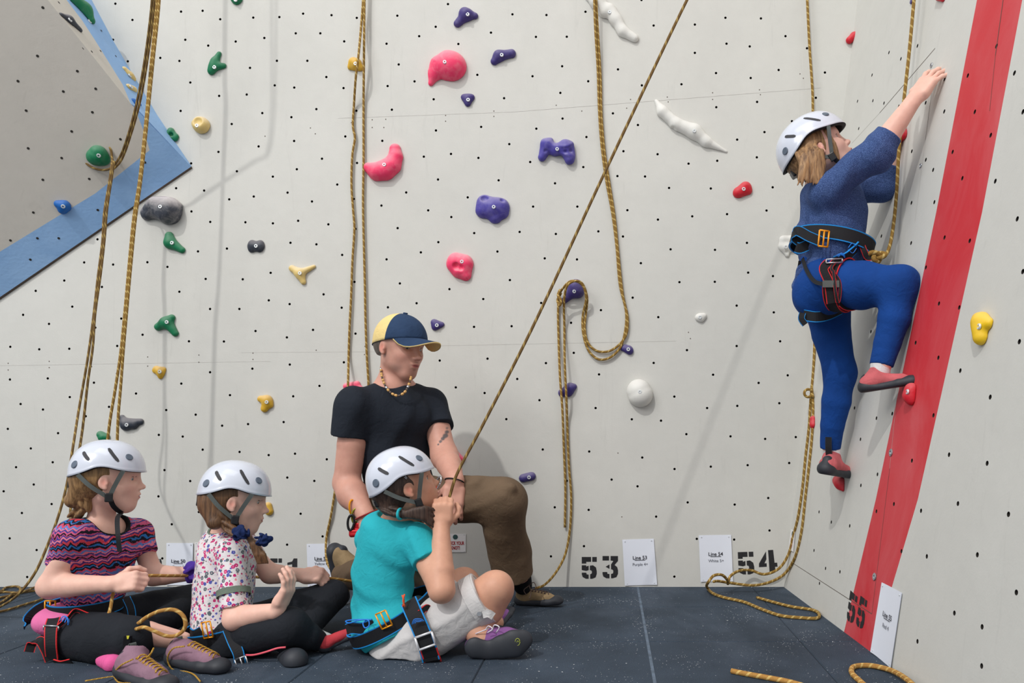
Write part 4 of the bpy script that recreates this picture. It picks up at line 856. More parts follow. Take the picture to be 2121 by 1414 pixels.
# brake rope passed through the girls' hands
rope('climbing_rope', [[(218, 1290, 2.30), (228, 1262, 2.33), (236, 1225, 2.36), (252, 1205, 2.39), (272, 1196, 2.40), (300, 1192, 2.42), (350, 1192, 2.50), (400, 1192, 2.60), (470, 1193, 2.68), (540, 1195, 2.70), (600, 1199, 2.70), (640, 1197, 2.70), (680, 1197, 2.72), (720, 1202, 2.76), (780, 1212, 2.85), (840, 1213, 2.9), (890, 1210, 2.92)]], 'gold rope stretched level through the two seated girls\' hands', MROPEO, .0050)
rope('climbing_rope', [[(830, 1218, 2.96), (860, 1221, 2.96), (900, 1221, 2.96), (930, 1224, 2.98)], [(838, 1226, 2.8), (850, 1236, 2.7), (862, 1246, 2.62)]], 'short lengths of rope on the floor behind the turquoise girl', MROPED, .0055)
rope('climbing_rope', [[(262, 1300, 2.36), (286, 1291, 2.28), (305, 1277, 2.27), (335, 1264, 2.26), (362, 1263, 2.27), (380, 1276, 2.27), (384, 1295, 2.27), (376, 1309, 2.27), (360, 1317, 2.26), (342, 1316, 2.25), (318, 1306, 2.24), (300, 1299, 2.24), (284, 1302, 2.26), (264, 1306, 2.36)]], 'bight of rope curling over the left girl\'s legs', MROPEO, .0058)
# ------------------------------------------------------------------ people: shared builders
SK = dict(fair=srgb(234, 188, 170), tan=srgb(212, 160, 134), man=srgb(206, 154, 136), ruddy=srgb(214, 132, 118))
class Fr:
    """a frame: origin, forward, up, size; local coordinates x = the person's right, y = forward, z = up"""
    def __init__(s, o, f, H, roll=0.0, up=(0, 0, 1)):
        s.o = V(o); s.f = V(f).normalized(); s.s = s.f.cross(V(up)).normalized(); s.u = s.s.cross(s.f).normalized(); s.H = H
        if roll: c, n = math.cos(roll), math.sin(roll); s.s, s.u = s.s*c+s.u*n, s.u*c-s.s*n
    def pt(s, x, y, z): return s.o+(s.s*x+s.f*y+s.u*z)*s.H
    def dir(s, x, y, z): return (s.s*x+s.f*y+s.u*z).normalized()
    @property
    def ax(s): return (s.s, s.f, s.u)
def prof(px, a=0.0, tilt=0.0):
    """facing to the right of the frame, square to the line of sight at px, turned a degrees towards the viewer, tilted up"""
    t = math.atan2(-(px-CX), F_PX)-math.radians(a); t2 = math.radians(tilt)
    return V((math.cos(t)*math.cos(t2), math.sin(t)*math.cos(t2), math.sin(t2)))
def head(B, fr, man=False, paint=None, lips=(178, 84, 86), brow=(110, 78, 58), pout=0.0, open_=0.0):
    h = fr.H; p = fr.pt; ax = fr.ax; e = lambda c, r, k=.02, op=0: B.ell(p(*c), [q*h for q in r], ax, k, op)
    e((0, -.09, .13), (.335, .40, .36)); e((0, .05, .02), (.285, .275, .36), .03)
    e((0, .125, -.18), (.225, .235, .27), .03)
    jw = .175 if man else .15
    for sd in (-1, 1): B.cap(p(sd*jw, -.02, -.24), p(sd*.06, .22, -.40), .095*h, .085*h, k=.03)
    e((0, .225, -.40), (.095 if man else .08, .095, .08), .025)
    for sd in (-1, 1): e((sd*.14, .20, -.12), (.10, .125, .10), .02)          # cheeks
    e((0, .23, .14), (.19, .13, .17), .03)                                     # forehead
    for sd in (-1, 1): B.cap(p(sd*.05, .325, .075), p(sd*.18, .245, .08), .035*h, .03*h, k=.012)
    for sd in (-1, 1): e((sd*.15, .335, .003), (.075, .062, .040), .012, 1)     # sockets
    B.cap(p(0, .34, .035), p(0, .42 if man else .405, -.115), .032*h, .038*h, k=.010); e((0, .27, -.24), (.13, .105, .11), .02)
    e((0, .445 if man else .428, -.130), (.043, .043, .038), .006)
    for sd in (-1, 1): e((sd*.045, .395, -.15), (.03, .035, .026), .006); e((sd*.025, .42, -.185), (.013, .018, .012), .003, 1)
    e((0, .372+pout, -.243), (.085, .042, .022), .007); e((0, .362+pout*.7, -.288), (.07, .042, .024), .007)
    e((0, .42+pout, -.266), (.085, .040, .0035+open_), .003, 1)
    for sd in (-1, 1):                                                         # lids
        B.cap(p(sd*.068, .306, .008), p(sd*.128, .314, .028), .014*h, .018*h, k=.004); B.cap(p(sd*.128, .314, .028), p(sd*.188, .250, .004), .018*h, .013*h, k=.004)
        B.cap(p(sd*.072, .302, -.02), p(sd*.128, .308, -.036), .010*h, .011*h, k=.004); B.cap(p(sd*.128, .308, -.036), p(sd*.182, .252, -.012), .011*h, .009*h, k=.004)
    for sd in (-1, 1):                                                         # ears
        e((sd*.325, -.05, -.045), (.040, .068, .105), .006); e((sd*.378, -.045, -.035), (.032, .040, .068), .004, 1); e((sd*.335, -.02, -.135), (.024, .03, .03), .006); e((sd*.345, .0, -.07), (.016, .015, .022), .004)
    if paint is not None:
        P_ = lambda c, r, col, st, so: paint.append((p(*c), [q*h for q in r], ax, srgb(*col), st, so))
        for sd in (-1, 1):
            P_((sd*.17, .26, -.14), (.14, .16, .11), (226, 128, 120), .30, .9)
            P_((sd*.34, -.04, -.06), (.06, .10, .13), (224, 112, 98), .45, .8)
            for i in range(4): P_((sd*(.06+.038*i), .335-.026*i, .092+.008*math.sin(i)), (.035, .07, .020), brow, .85 if man else .7, .6)
            P_((sd*.10, .325, .028), (.045, .03, .010), (50, 34, 30), .9, .5); P_((sd*.155, .295, .026), (.045, .04, .010), (50, 34, 30), .9, .5)
        P_((0, .44, -.14), (.07, .06, .06), (220, 118, 108), .35, .9)
        P_((0, .39, -.268), (.088, .09, .036), lips, .85, .35); P_((0, .385, -.268), (.075, .08, .008), (96, 44, 44), .9, .5)
        if man:
            P_((.27, .03, .02), (.10, .13, .18), (118, 98, 86), .55, .8); P_((-.27, .03, .02), (.10, .13, .18), (118, 98, 86), .55, .8)
            for c, r in (((0, .27, -.38), (.16, .16, .12)), ((.17, .14, -.33), (.14, .20, .13)), ((-.17, .14, -.33), (.14, .20, .13)), ((.24, .0, -.18), (.10, .12, .14)), ((0, .37, -.21), (.10, .06, .022)), ((0, .33, -.335), (.05, .08, .03))):
                P_(c, r, (108, 86, 78), .72, .8)
def eyes(fr, parent, iris=(70, 90, 110), look=(0, 1, 0)):
    g = fr.dir(*look)
    for sd in (-1, 1):
        B = Blob(); c = fr.pt(sd*.124, .248, -.001); r = .0635*fr.H; B.ell(c, r)
        pr = [(c+g*r, .62*r, None, srgb(*iris), 1, .15), (c+g*r, .30*r, None, (.01, .01, .01), 1, .15), (c+(g+fr.u*.25-fr.s*.2).normalized()*r*1.0, .12*r, None, (1, 1, 1), 1, .3)]  # iris, pupil, and a white dot painted as the catchlight
        skin_mesh('eye', B, .0011, MEYE, parent, pr, (.50, .46, .44), it=1)
def hand(B, wr, d, n, th, L, curls=(.3, .5, .4), thumb=(.3, .3), fan=.10, k=.003, per=(0, 0, 0, 0)):
    """wr wrist, d towards the knuckles, n the way the palm faces, th towards the thumb side, L hand length"""
    d = V(d).normalized(); n = V(n); n = (n-d*n.dot(d)).normalized(); th = V(th); th = (th-d*th.dot(d)-n*th.dot(n)).normalized(); wr = V(wr)
    B.cap(wr-d*.04*L, wr+d*.12*L, .155*L, .17*L, k=.008, sq=(n, .72))
    B.box(wr+d*.30*L, (.20*L, .215*L, .085*L), .075*L, (d, th, n), k=.008)
    B.ell(wr+d*.18*L+th*.13*L+n*.05*L, (.16*L, .10*L, .085*L), (d, th, n), k=.008); B.ell(wr+d*.2*L-th*.13*L+n*.05*L, (.16*L, .07*L, .075*L), (d, th, n), k=.008)
    for i, (off, ln, r) in enumerate(((.155, .43, .056), (.052, .48, .058), (-.052, .45, .055), (-.15, .36, .049))):
        fd = (d+th*fan*(1.5-i)).normalized(); q = wr+d*(.47-.012*abs(i-1))*L+th*off*L; a = 0; rr = r*L
        B.ell(q-n*.01*L, rr*1.12, k=.004)
        for j, (fr_, c) in enumerate(zip((.46, .30, .24), curls)):
            a += c+per[i]*(1 if j < 2 else .5); v = fd*math.cos(a)+n*math.sin(a); e = q+v*ln*fr_*L
            B.cap(q, e, rr, rr*.92, k=.004 if j else .006); rr *= .92; q = e
    q = wr+d*.12*L+th*.16*L+n*.05*L; v = (d*.72+th*.70+n*.22).normalized(); rr = .064*L
    for j, ln in enumerate((.21, .17, .14)):
        if j: v = (v+(-th*thumb[0]+n*thumb[1])*1.0).normalized()
        e = q+v*ln*L; B.cap(q, e, rr, rr*.93, k=.005); rr *= .93; q = e
def arm(B, sh, el, wr, r): B.chain([sh, V(sh).lerp(V(el), .5), el], [r[0], r[0]*.97, r[1]], k=.018); B.chain([el, V(el).lerp(V(wr), .3), wr], [r[1], r[1]*1.03, r[2]], k=.018)
def helmet(fr, parent, tail=None, label='white ventilated climbing helmet', kx=.45, ky=.50):
    h = fr.H; z0, rx, ry, rz, yc = .05, kx, ky, .52, -.035
    def rad(z): q = max((z-z0)/rz, 0); return max(1-q**2.25, 0)**(1/2.25)
    def rim(c):       # c = cos(azimuth)
        return .115-.02*max(c, 0)**4-.15*max(-c-.2, 0)**1.2+.065*math.exp(-((c+.05)/.42)**2)
    def surf(phi, z, off=0.0):
        r = rad(z); c, s = math.cos(phi), math.sin(phi); fl = 1.0 if z > z0 else 1-.10*(z0-z)
        p = V((rx*r*s*fl, yc+ry*r*c*fl, z)); n = V((p.x/rx**2, (p.y-yc)/ry**2, max(z-z0, 0)/rz**2*1.3)).normalized()
        p = p+n*(off/h); return fr.pt(p.x, p.y, p.z)
    NA, NZ = 72, 22; vs, fs = [], []
    for off in (0.0, -.011):
        for j in range(NZ+1):
            t = j/NZ; t = 1-(1-t)**1.7
            for i in range(NA):
                phi = 2*math.pi*i/NA; zr = rim(math.cos(phi)); top = z0+rz*(.9995 if off == 0 else .9995)
                vs.append(surf(phi, zr+(top-zr)*t, off+(.0022 if (j == 0 and off == 0) else 0)))
    m = NA*(NZ+1); mi = []
    for j in range(NZ):
        for i in range(NA):
            a, b = j*NA+i, j*NA+(i+1) % NA; fs.append((b, a, a+NA, b+NA)); mi.append(0); fs.append((m+a, m+b, m+b+NA, m+a+NA)); mi.append(1)
    for i in range(NA): b = (i+1) % NA; fs.append((i, b, m+b, m+i)); mi.append(1)
    fs.append(tuple(NZ*NA+i for i in range(NA))[::-1]); mi.append(0)
    he = mesh('helmet', vs, fs, [MHELM, MHELMIN], parent, mi=mi, smooth=True); tag(he, label)
    def patch(name, pts, w, mat, off=.0007):
        """narrow slot lying in the shell: pts (c,z) on the given side"""
        for sd in (1, -1):
            path = []
            for k in range(7):
                t = k/6; c = pts[0][0]*(1-t)+pts[1][0]*t; z = pts[0][1]*(1-t)+pts[1][1]*t
                path.append(surf(math.acos(c)*sd, z, off))
            vs, fs = [], []
            for k, q in enumerate(path):
                tg = (path[min(k+1, 6)]-path[max(k-1, 0)]).normalized(); nn = (q-fr.pt(0, yc, z0)).normalized(); a = tg.cross(nn).normalized(); ww = w*(.55 if k in (0, 6) else 1)
                vs += [q-a*ww/2, q+a*ww/2]
            for k in range(6): fs.append((2*k, 2*k+1, 2*k+3, 2*k+2))
            mesh(name, vs, fs, mat, he, smooth=False)
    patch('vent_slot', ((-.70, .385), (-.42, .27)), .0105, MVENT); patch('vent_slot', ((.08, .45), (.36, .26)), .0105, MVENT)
    for c, z, r in ((-.79, .20, .0125), (.66, .33, .0115)):
        for sd in (1, -1):
            ph = math.acos(c)*sd; q = surf(ph, z, -.001); n = (surf(ph, z, .01)-q).normalized(); disc('rivet', q, n, r, .003, MRIV, he, 18)
    p = fr.pt
    for sd in (1, -1):
        ribbon('chin_strap', [p(sd*.42, .20, .13), p(sd*.385, .12, -.05), p(sd*.335, .04, -.26)], fr.f, .0125, .0018, WGREY, he)
        ribbon('chin_strap', [p(sd*.37, -.36, .06), p(sd*.385, -.20, -.10), p(sd*.335, .03, -.27)], fr.u, .0125, .0018, WGREY, he)
        ribbon('chin_strap', [p(sd*.33, .04, -.26), p(sd*.27, .09, -.40), p(sd*.13, .17, -.505), p(0, .19, -.525)], fr.dir(0, 1, .4), .014, .0018, WBLK, he)
        boxm('strap_buckle', p(sd*.35, .035, -.27), (.011, .014, .004), MBUCK, he, ax=(fr.f, fr.u, fr.s), bev=.003)
    boxm('size_dial', p(0, -.475, -.10), (.022, .008, .012), MBUCK, he, ax=fr.ax, bev=.004)
    if tail: ribbon('strap_tail', tail, V((1, .15, 0)), .013, .0016, WBLK, he)
    return he
def hairball(fr, front=.06, low=-.22, big=1.0):
    B = Blob(); h = fr.H
    B.ell(fr.pt(0, -.10, .10), [.355*h*big, .415*h*big, .38*h*big], fr.ax); B.ell(fr.pt(0, -.17, -.03), [.305*h*big, .285*h*big, .25*h*big], fr.ax, k=.03)
    return B
def braid(B, pts, r, n=8, k=.004):
    path = cr(pts, 12); m = len(path)
    for i in range(n):
        q = path[int((i+.5)/n*(m-1))]; t = (path[min(int((i+.5)/n*(m-1))+1, m-1)]-q).normalized() if i < n-1 else (path[-1]-path[-2]).normalized()
        a = t.cross(V((0, -1, 0))).normalized(); sgn = 1 if i % 2 else -1; rr = r*(1-.35*i/n)
        B.ell(q+a*sgn*rr*.50, (rr*1.25, rr*.80, rr*.50), ((t+a*-sgn*.9).normalized(), V((0, -1, 0)), t.cross(V((0, -1, 0)))), k=.0015)
    B.chain(path[::6]+[path[-1]], [r*.35]*(len(path[::6])+1), k=.0015)
def belt(name, c, a, b, up, w, mat, parent, t=.003, arc=(0, 360), n=28):
    pts = [V(c)+V(a)*math.cos(math.radians(x))+V(b)*math.sin(math.radians(x)) for x in np.linspace(arc[0], arc[1], n)]
    return ribbon(name, pts, V(up), w, t, mat, parent, n=2)
def frame_buckle(name, c, ax, w, h, mat, parent, r=.0024, bar=True):
    c = V(c); X, Y = V(ax[0]).normalized(), V(ax[1]).normalized()
    q = [c+X*w*x+Y*h*y for x, y in ((-1, -1), (1, -1), (1, 1), (-1, 1))]
    ls = [[q[i], q[(i+1) % 4]] for i in range(4)]
    if bar: ls.append([(q[0]+q[1])/2*1.0, (q[2]+q[3])/2])
    return tubes(name, ls, r, mat, parent, n=1, sides=8)
def shoe(name, parent, ankle, heel, toe, up, L, suede, label=None, rub=MRUB, col=.0, top=None, hollow=False):
    """heel and toe: points on the sole line; up: away from the sole"""
    heel, toe, up = V(heel), V(toe), V(up).normalized(); f = (toe-heel).normalized(); up = (up-f*up.dot(f)).normalized(); s = f.cross(up)
    l = (toe-heel).length; g = lambda a, b, c=0: heel+f*a*l+up*b*l+s*c*l
    U = Blob(); U.chain([g(.08, .17), g(.4, .19), g(.72, .13), g(.92, .085)], [.155*l, .15*l, .145*l, .09*l], k=.01, sq=(up, .9)); U.chain([g(.10, .2), V(ankle)], [.15*l, .145*l if top is None else top], k=.02, fb=True)
    if hollow: U.ell(V(ankle)+up*.004, (.024, .024, .05), (f, s, (V(ankle)-g(.10, .2)).normalized()), k=.003, op=1)
    U.half(g(0, .03), -up); U.disp = wrinkle(.0012, 110, 3)
    o = skin_mesh(name, U, .0026, suede, parent)
    if label: tag(o, label)
    S = Blob(); S.chain([g(.06, .085), g(.35, .06), g(.70, .065), g(.93, .065)], [.175*l, .165*l, .195*l, .135*l], k=.012, sq=(up, .66)); S.chain([g(.03, .15), g(.04, .26)], [.14*l, .11*l], k=.02); S.ell(g(.92, .09), (.115*l, .12*l, .085*l), (f, s, up), k=.02)
    S.half(g(0, -.005), -up, .004)
    skin_mesh('rubber_sole', S, .0026, rub, o); return o, g
def laces(g, o, mat, n=6, r=.0016, a0=.42, a1=.82, z0=.355, z1=.255, w=.075):
    ls = []
    for i in range(n):
        t = i/(n-1); a = a0+(a1-a0)*t; z = z0+(z1-z0)*t; ww = w*(1-.15*t)
        ls.append([g(a, z-.035, -ww), g(a+.01, z, -ww*.4), g(a+.02, z+.004, ww*.4), g(a+.035, z-.035, ww)])
        if i < n-1: ls.append([g(a, z-.03, ww), g(a+.03, z+.012, 0), g(a+.06, z-.045, -ww)])
    return tubes('laces', ls, r, mat, o, n=4, sides=6)
# ------------------------------------------------------------------ girl at far left, print top
def girl_left():
    E = empty('person', (P(200, 1340, 2.45).x, 2.45, 0), 'seated girl at far left in patterned pink top, white helmet, black capri leggings', 'person', 'children in white helmets')
    pt = []; fr = Fr(P(228, 989, 2.47), prof(228, 6, -3), .213); B = Blob(); head(B, fr, paint=pt, open_=.006)
    shR, shL = P(154, 1110, 2.37), P(286, 1104, 2.61); nb = P(212, 1096, 2.50); ch = P(216, 1140, 2.49); fwd = V((.96, -.27, 0))
    B.cap(fr.pt(0, -.10, -.25), nb, .036, .040, k=.02); B.cap(nb, shR.lerp(nb, .25), .036, .032, k=.03); B.cap(nb, shL.lerp(nb, .25), .04, .034, k=.03)
    B.chain([ch, P(200, 1200, 2.48), P(185, 1290, 2.46)], [.095, .08, .085], k=.03, sq=(fwd, .62))
    elR, wrR = P(104, 1214, 2.36), P(232, 1209, 2.33); arm(B, shR, elR, wrR, (.033, .034, .023))
    elL, wrL = P(318, 1192, 2.60), P(398, 1188, 2.62); arm(B, shL, elL, wrL, (.031, .031, .022))
    hand(B, wrR, (1, .12, .12), (0, .9, -.4), (.1, -.3, 1), .145, (1.0, 1.25, .8), (.5, .35), fan=.02)
    hand(B, wrL, (1, .1, 0), (0, -.9, -.4), (.1, .3, 1), .145, (1.0, 1.2, .7), (.5, .3), fan=.02)
    B.chain([P(165, 1325, 2.36), P(260, 1325, 2.31), P(305, 1312, 2.32), P(378, 1326, 2.36)], [.05, .045, .036, .026], k=.02)
    B.chain([P(210, 1290, 2.5), P(400, 1245, 2.74), P(300, 1320, 2.45), P(246, 1368, 2.27)], [.035, .030, .025, .022], k=.01)
    B.half((0, 0, .003), (0, 0, -1))
    body = skin_mesh('body', B, .003, MSKIN, E, pt, SK['fair']); eyes(fr, E, (90, 110, 120), (.15, 1, -.25))
    # top
    S = Blob(); S.chain([P(218, 1132, 2.49), P(205, 1190, 2.48), P(192, 1250, 2.47)], [.112, .099, .095], k=.03, sq=(fwd, .68))
    S.cap(P(214, 1114, 2.49), shR, .040, .042, k=.04); S.cap(P(214, 1114, 2.49), shL, .040, .040, k=.04)
    S.cap(shR, P(124, 1172, 2.38), .046, .043, k=.03, fb=True); S.cap(shL, P(300, 1145, 2.58), .043, .040, k=.02, fb=True)
    S.ell(P(218, 1084, 2.475), (.062, .066, .055), k=.006, op=1); S.disp = wrinkle(.008, 38, 2)
    cen = np.array(P(214, 1140, 2.49)); nn = np.array(V((-.90, .32, .30)).normalized())
    nk = np.array(P(218, 1084, 2.475)); top = skin_mesh('shirt', S, .0034, [CAZTEC, CBLACK], E, matfn=lambda c: ((c-cen)@nn > .052) | (np.linalg.norm((c-nk)/np.array([.062, .066, .055]), axis=1) < 1.13)); tag(top, 'pink, blue and black zigzag print top with black back')
    PK = Blob(); PK.ell(P(150, 1282, 2.43), (.100, .105, .055)); PK.disp = wrinkle(.006, 50, 8); skin_mesh('undershirt', PK, .0035, CPINKT, E)
    Lg = Blob(); Lg.ell(P(178, 1318, 2.46), (.125, .115, .075)); Lg.chain([P(158, 1318, 2.39), P(222, 1322, 2.325), P(272, 1322, 2.30), P(300, 1318, 2.30)], [.078, .077, .067, .047], k=.03, fb=True)
    Lg.chain([P(215, 1290, 2.54), P(320, 1262, 2.64), P(410, 1238, 2.75)], [.072, .062, .052], k=.03); Lg.chain([P(408, 1245, 2.73), P(340, 1285, 2.56), P(270, 1330, 2.42)], [.05, .046, .042], k=.02)
    Lg.half((0, 0, .002), (0, 0, -1)); Lg.disp = wrinkle(.004, 30, 4); leg = skin_mesh('leggings', Lg, .0038, CLEGB, E)
    SKb = Blob(); SKb.chain([P(216, 1366, 2.27), P(236, 1374, 2.235), P(250, 1372, 2.24)], [.022, .027, .02], k=.01); SKb.half((0, 0, .002), (0, 0, -1)); tag(skin_mesh('sock', SKb, .0028, CSOCKP, E), 'pink sock')
    tag(boxm('knee_badge', P(264, 1330, 2.235), (.010, .004, .019), CBLACK, leg, ax=((1, 0, 0), (0, 1, 0), (.1, 0, 1))), 'small black tag with yellow mark'); mesh('tag_mark', [P(262, 1316, 2.228), P(268, 1316, 2.228), P(266, 1323, 2.228), P(263, 1323, 2.228)], [(0, 1, 2, 3)], simple('yellow_mark', (214, 208, 60), .6), leg)
    # hair and braid
    Hb = hairball(fr); n = fr.dir(0, 1, -.85); Hb.half(fr.pt(0, .20, .10), n); Hb.half(fr.pt(0, 0, -.30), fr.dir(0, .35, -1), .01)
    Hb.cap(fr.pt(0, -.32, -.18), fr.pt(0, -.44, -.34), .04, .026, k=.03); Hb.ell(fr.pt(.33, -.03, -.07), [.05*fr.H, .085*fr.H, .12*fr.H], fr.ax, k=.006, op=1)
    braid(Hb, [fr.pt(0.06, -.36, -.22), P(178, 1040, 2.43), P(160, 1062, 2.44), P(146, 1088, 2.48)], .022, 8); Hb.disp = wrinkle(.0025, 120, 5, (1, 1, .3)); hb = skin_mesh('hair', Hb, .0028, HBLOND, E)
    tag(tube('hair_tie', [P(164, 1052, 2.47)+V((.014*math.cos(a), .016*math.sin(a), .008*math.cos(a))) for a in [i*math.pi/5 for i in range(11)]], .004, CBLACK, hb, n=2), 'black hair tie')
    helmet(fr, E, [fr.pt(.12, .18, -.52), P(243, 1075, 2.37), P(244, 1105, 2.33), P(248, 1142, 2.33)])
    # harness
    hc = P(178, 1253, 2.465); lat = (shL-shR); lat.z = 0; lat.normalize()
    hs = belt('harness', hc, lat*-.112, fwd*.094, (0, 0, 1), .042, WBLUE, E, .004, (-180, 181), 40); tag(hs, 'black climbing harness with blue and red edging')
    frame_buckle('buckle', P(104, 1258, 2.385), ((1, .1, 0), (0, 0, 1)), .015, .021, MORANGE, hs)
    ribbon('webbing_tail', [P(100, 1252, 2.39), P(78, 1264, 2.38), P(56, 1288, 2.37), P(50, 1300, 2.36)], V((.35, 0, .9)), .036, .003, WBLUE, hs)
    frame_buckle('buckle', P(106, 1300, 2.30), ((1, 0, -.05), (0, 0, 1)), .022, .006, MSTEEL, hs, bar=False)
    ribbon('leg_strap', [P(112, 1278, 2.34), P(106, 1300, 2.30), P(105, 1335, 2.285), P(108, 1366, 2.30)], V((1, 0, 0)), .036, .003, WRED, hs)
    ribbon('webbing_tail', [P(104, 1368, 2.30), P(95, 1345, 2.30), P(82, 1326, 2.30), P(68, 1330, 2.30), P(60, 1350, 2.29)], V((.5, .6, .5)), .026, .003, WRED, hs)
    ribbon('leg_loop', [P(112, 1372, 2.30), P(128, 1376, 2.30), P(150, 1372, 2.29)], V((0, -.6, 1)), .03, .003, WRED, hs)
    ribbon('leg_strap', [P(122, 1296, 2.30), P(138, 1282, 2.32), P(156, 1264, 2.36), P(182, 1272, 2.36), P(206, 1279, 2.36)], V((0, -.3, 1)), .012, .003, WRED, hs)
    tubes('blue_bar_tacks', [[P(124+i*5, 1285+i*2, 2.30), P(131+i*4, 1276+i*2, 2.31), P(139+i*2, 1278+i*3, 2.31), P(141, 1290+i*2, 2.30)] for i in range(3)], .0016, MBLUECORD, hs, n=4)
    ribbon('leg_loop', [P(262, 1238, 2.42), P(272, 1262, 2.40), P(274, 1292, 2.40)], V((1, .3, 0)), .022, .003, WBLUE, hs)
    Bd = Blob(); [Bd.ell(P(402+14*math.cos(a), 1184+10*math.sin(a)*1.1, 2.60+.015*math.cos(a*2)), (.020, .015, .022), k=.004) for a in [i*1.05 for i in range(6)]]; Bd.cap(P(410, 1168, 2.58), P(384, 1184, 2.57), .004, .010, k=.01, sq=((0, 1, 0), .5)); Bd.disp = wrinkle(.004, 120, 1)
    tag(skin_mesh('wrist_scrunchie', Bd, .0028, CBAND, E), 'purple fabric wrist scrunchie')
    return E
girl_left()
# ------------------------------------------------------------------ girl in the floral shirt
def girl_floral():
    E = empty('person', (P(470, 1340, 2.45).x, 2.45, 0), 'seated girl in floral shirt and white helmet, second from left, head lowered', 'person', 'children in white helmets')
    pt = []; fr = Fr(P(490, 1033, 2.46), prof(490, 2, -9), .215); B = Blob(); head(B, fr, paint=pt)
    fwd = V((.90, .42, 0)).normalized(); lat = V((fwd.y, -fwd.x, 0)); ch = P(472, 1160, 2.50); nb = P(466, 1118, 2.50)
    shR = ch+lat*.10+fwd*.012+V((0, 0, .040)); shL = ch-lat*.10+fwd*.045+V((0, 0, .035))
    B.cap(fr.pt(0, -.10, -.25), nb, .035, .040, k=.02); B.cap(nb, shR.lerp(nb, .3), .038, .032, k=.03); B.cap(nb, shL.lerp(nb, .3), .038, .032, k=.03)
    B.chain([ch, P(462, 1230, 2.50), P(465, 1310, 2.48)], [.085, .078, .08], k=.03, sq=(fwd, .7))
    elR, wrR = P(487, 1281, 2.34), P(575, 1264, 2.31); arm(B, shR, elR, wrR, (.032, .033, .022)); elL, wrL = P(560, 1188, 2.62), P(620, 1190, 2.67); arm(B, shL, elL, wrL, (.031, .030, .022))
    hand(B, wrR, (.45, .1, 1), (-.9, .2, .4), (-.1, 1, .1), .145, (.35, .4, .3), (.2, .2), fan=.12)
    hand(B, wrL, (1, .05, -.05), (0, .6, -.8), (.1, -.5, .8), .15, (1.0, 1.2, .8), (.4, .4), fan=.02)
    B.chain([P(470, 1330, 2.42), P(595, 1298, 2.34), P(662, 1328, 2.42)], [.04, .036, .028], k=.01); B.chain([P(500, 1310, 2.55), P(680, 1235, 2.71), P(606, 1345, 2.38)], [.035, .026, .022], k=.01)
    B.half((0, 0, .003), (0, 0, -1)); skin_mesh('body', B, .003, MSKIN, E, pt, SK['fair']); eyes(fr, E, (70, 60, 50), (.1, 1, -.5))
    S = Blob(); S.chain([P(470, 1154, 2.50), P(464, 1215, 2.50), P(458, 1275, 2.48), P(462, 1322, 2.46)], [.108, .110, .106, .108], k=.03, sq=(fwd, .84)); S.cap(P(466, 1130, 2.50), shR, .04, .040, k=.04); S.cap(P(466, 1130, 2.50), shL, .04, .038, k=.04)
    hem = shR.lerp(elR, .86); S.cap(shR, hem, .045, .043, k=.02, fb=True); S.cap(shL, shL.lerp(elL, .5), .040, .037, k=.02, fb=True)
    S.ell(P(472, 1098, 2.50), (.050, .054, .044), k=.005, op=1); S.half((0, 0, .012), (0, 0, -1)); S.disp = wrinkle(.008, 36, 11)
    nk = np.array(P(472, 1098, 2.50)); sh = skin_mesh('shirt', S, .0034, [CFLORAL, CSAGE], E, matfn=lambda c: np.linalg.norm((c-nk)/np.array([.050, .054, .044]), axis=1) < 1.18); tag(sh, 'white shirt with pink and blue floral print')
    q = shR.lerp(elR, .62); d = (elR-shR).normalized(); a1 = d.cross(V((0, 1, 0))).normalized(); b1 = d.cross(a1); tag(belt('sleeve_band', q, a1*.0475, b1*.0475, d, .019, CSAGE, sh, .002), 'sage green sleeve band')
    Lg = Blob(); Lg.ell(P(480, 1335, 2.45), (.115, .115, .068)); Lg.chain([P(480, 1325, 2.42), P(540, 1308, 2.36), P(598, 1297, 2.335)], [.072, .068, .057], k=.03); Lg.chain([P(600, 1298, 2.335), P(635, 1316, 2.37), P(662, 1329, 2.42)], [.056, .043, .032], k=.02, fb=True)
    Lg.chain([P(510, 1300, 2.55), P(610, 1262, 2.62), P(688, 1231, 2.71)], [.07, .062, .050], k=.03); Lg.chain([P(690, 1234, 2.70), P(640, 1295, 2.52), P(602, 1350, 2.36)], [.049, .042, .033], k=.02)
    Lg.half((0, 0, .002), (0, 0, -1)); Lg.disp = wrinkle(.004, 32, 14); leg = skin_mesh('leggings', Lg, .0038, CLEGB, E)
    tag(tube('piping', [P(502, 1356, 2.31), P(525, 1356, 2.295), P(550, 1350, 2.285), P(575, 1342, 2.285), P(592, 1340, 2.29)], .003, simple('pink_piping', (232, 92, 108), .6), leg), 'pink piping')
    Sk = Blob(); Sk.cap(P(655, 1325, 2.415), P(672, 1330, 2.43), .034, .031, k=.004, fa=True); tag(skin_mesh('sock', Sk, .0026, CSOCKW, E), 'white sock')
    shoe('climbing_shoe', E, P(672, 1328, 2.43), P(672, 1344, 2.41), P(742, 1308, 2.45), (.5, -.1, .85), .15, SUEDER, 'red climbing shoe')
    o = Blob(); o.chain([P(596, 1364, 2.36), P(612, 1367, 2.28)], [.034, .036], k=.01); o.half((0, 0, .002), (0, 0, -1)); tag(skin_mesh('climbing_shoe', o, .0028, MRUB, E), 'black rubber toe of the tucked shoe')
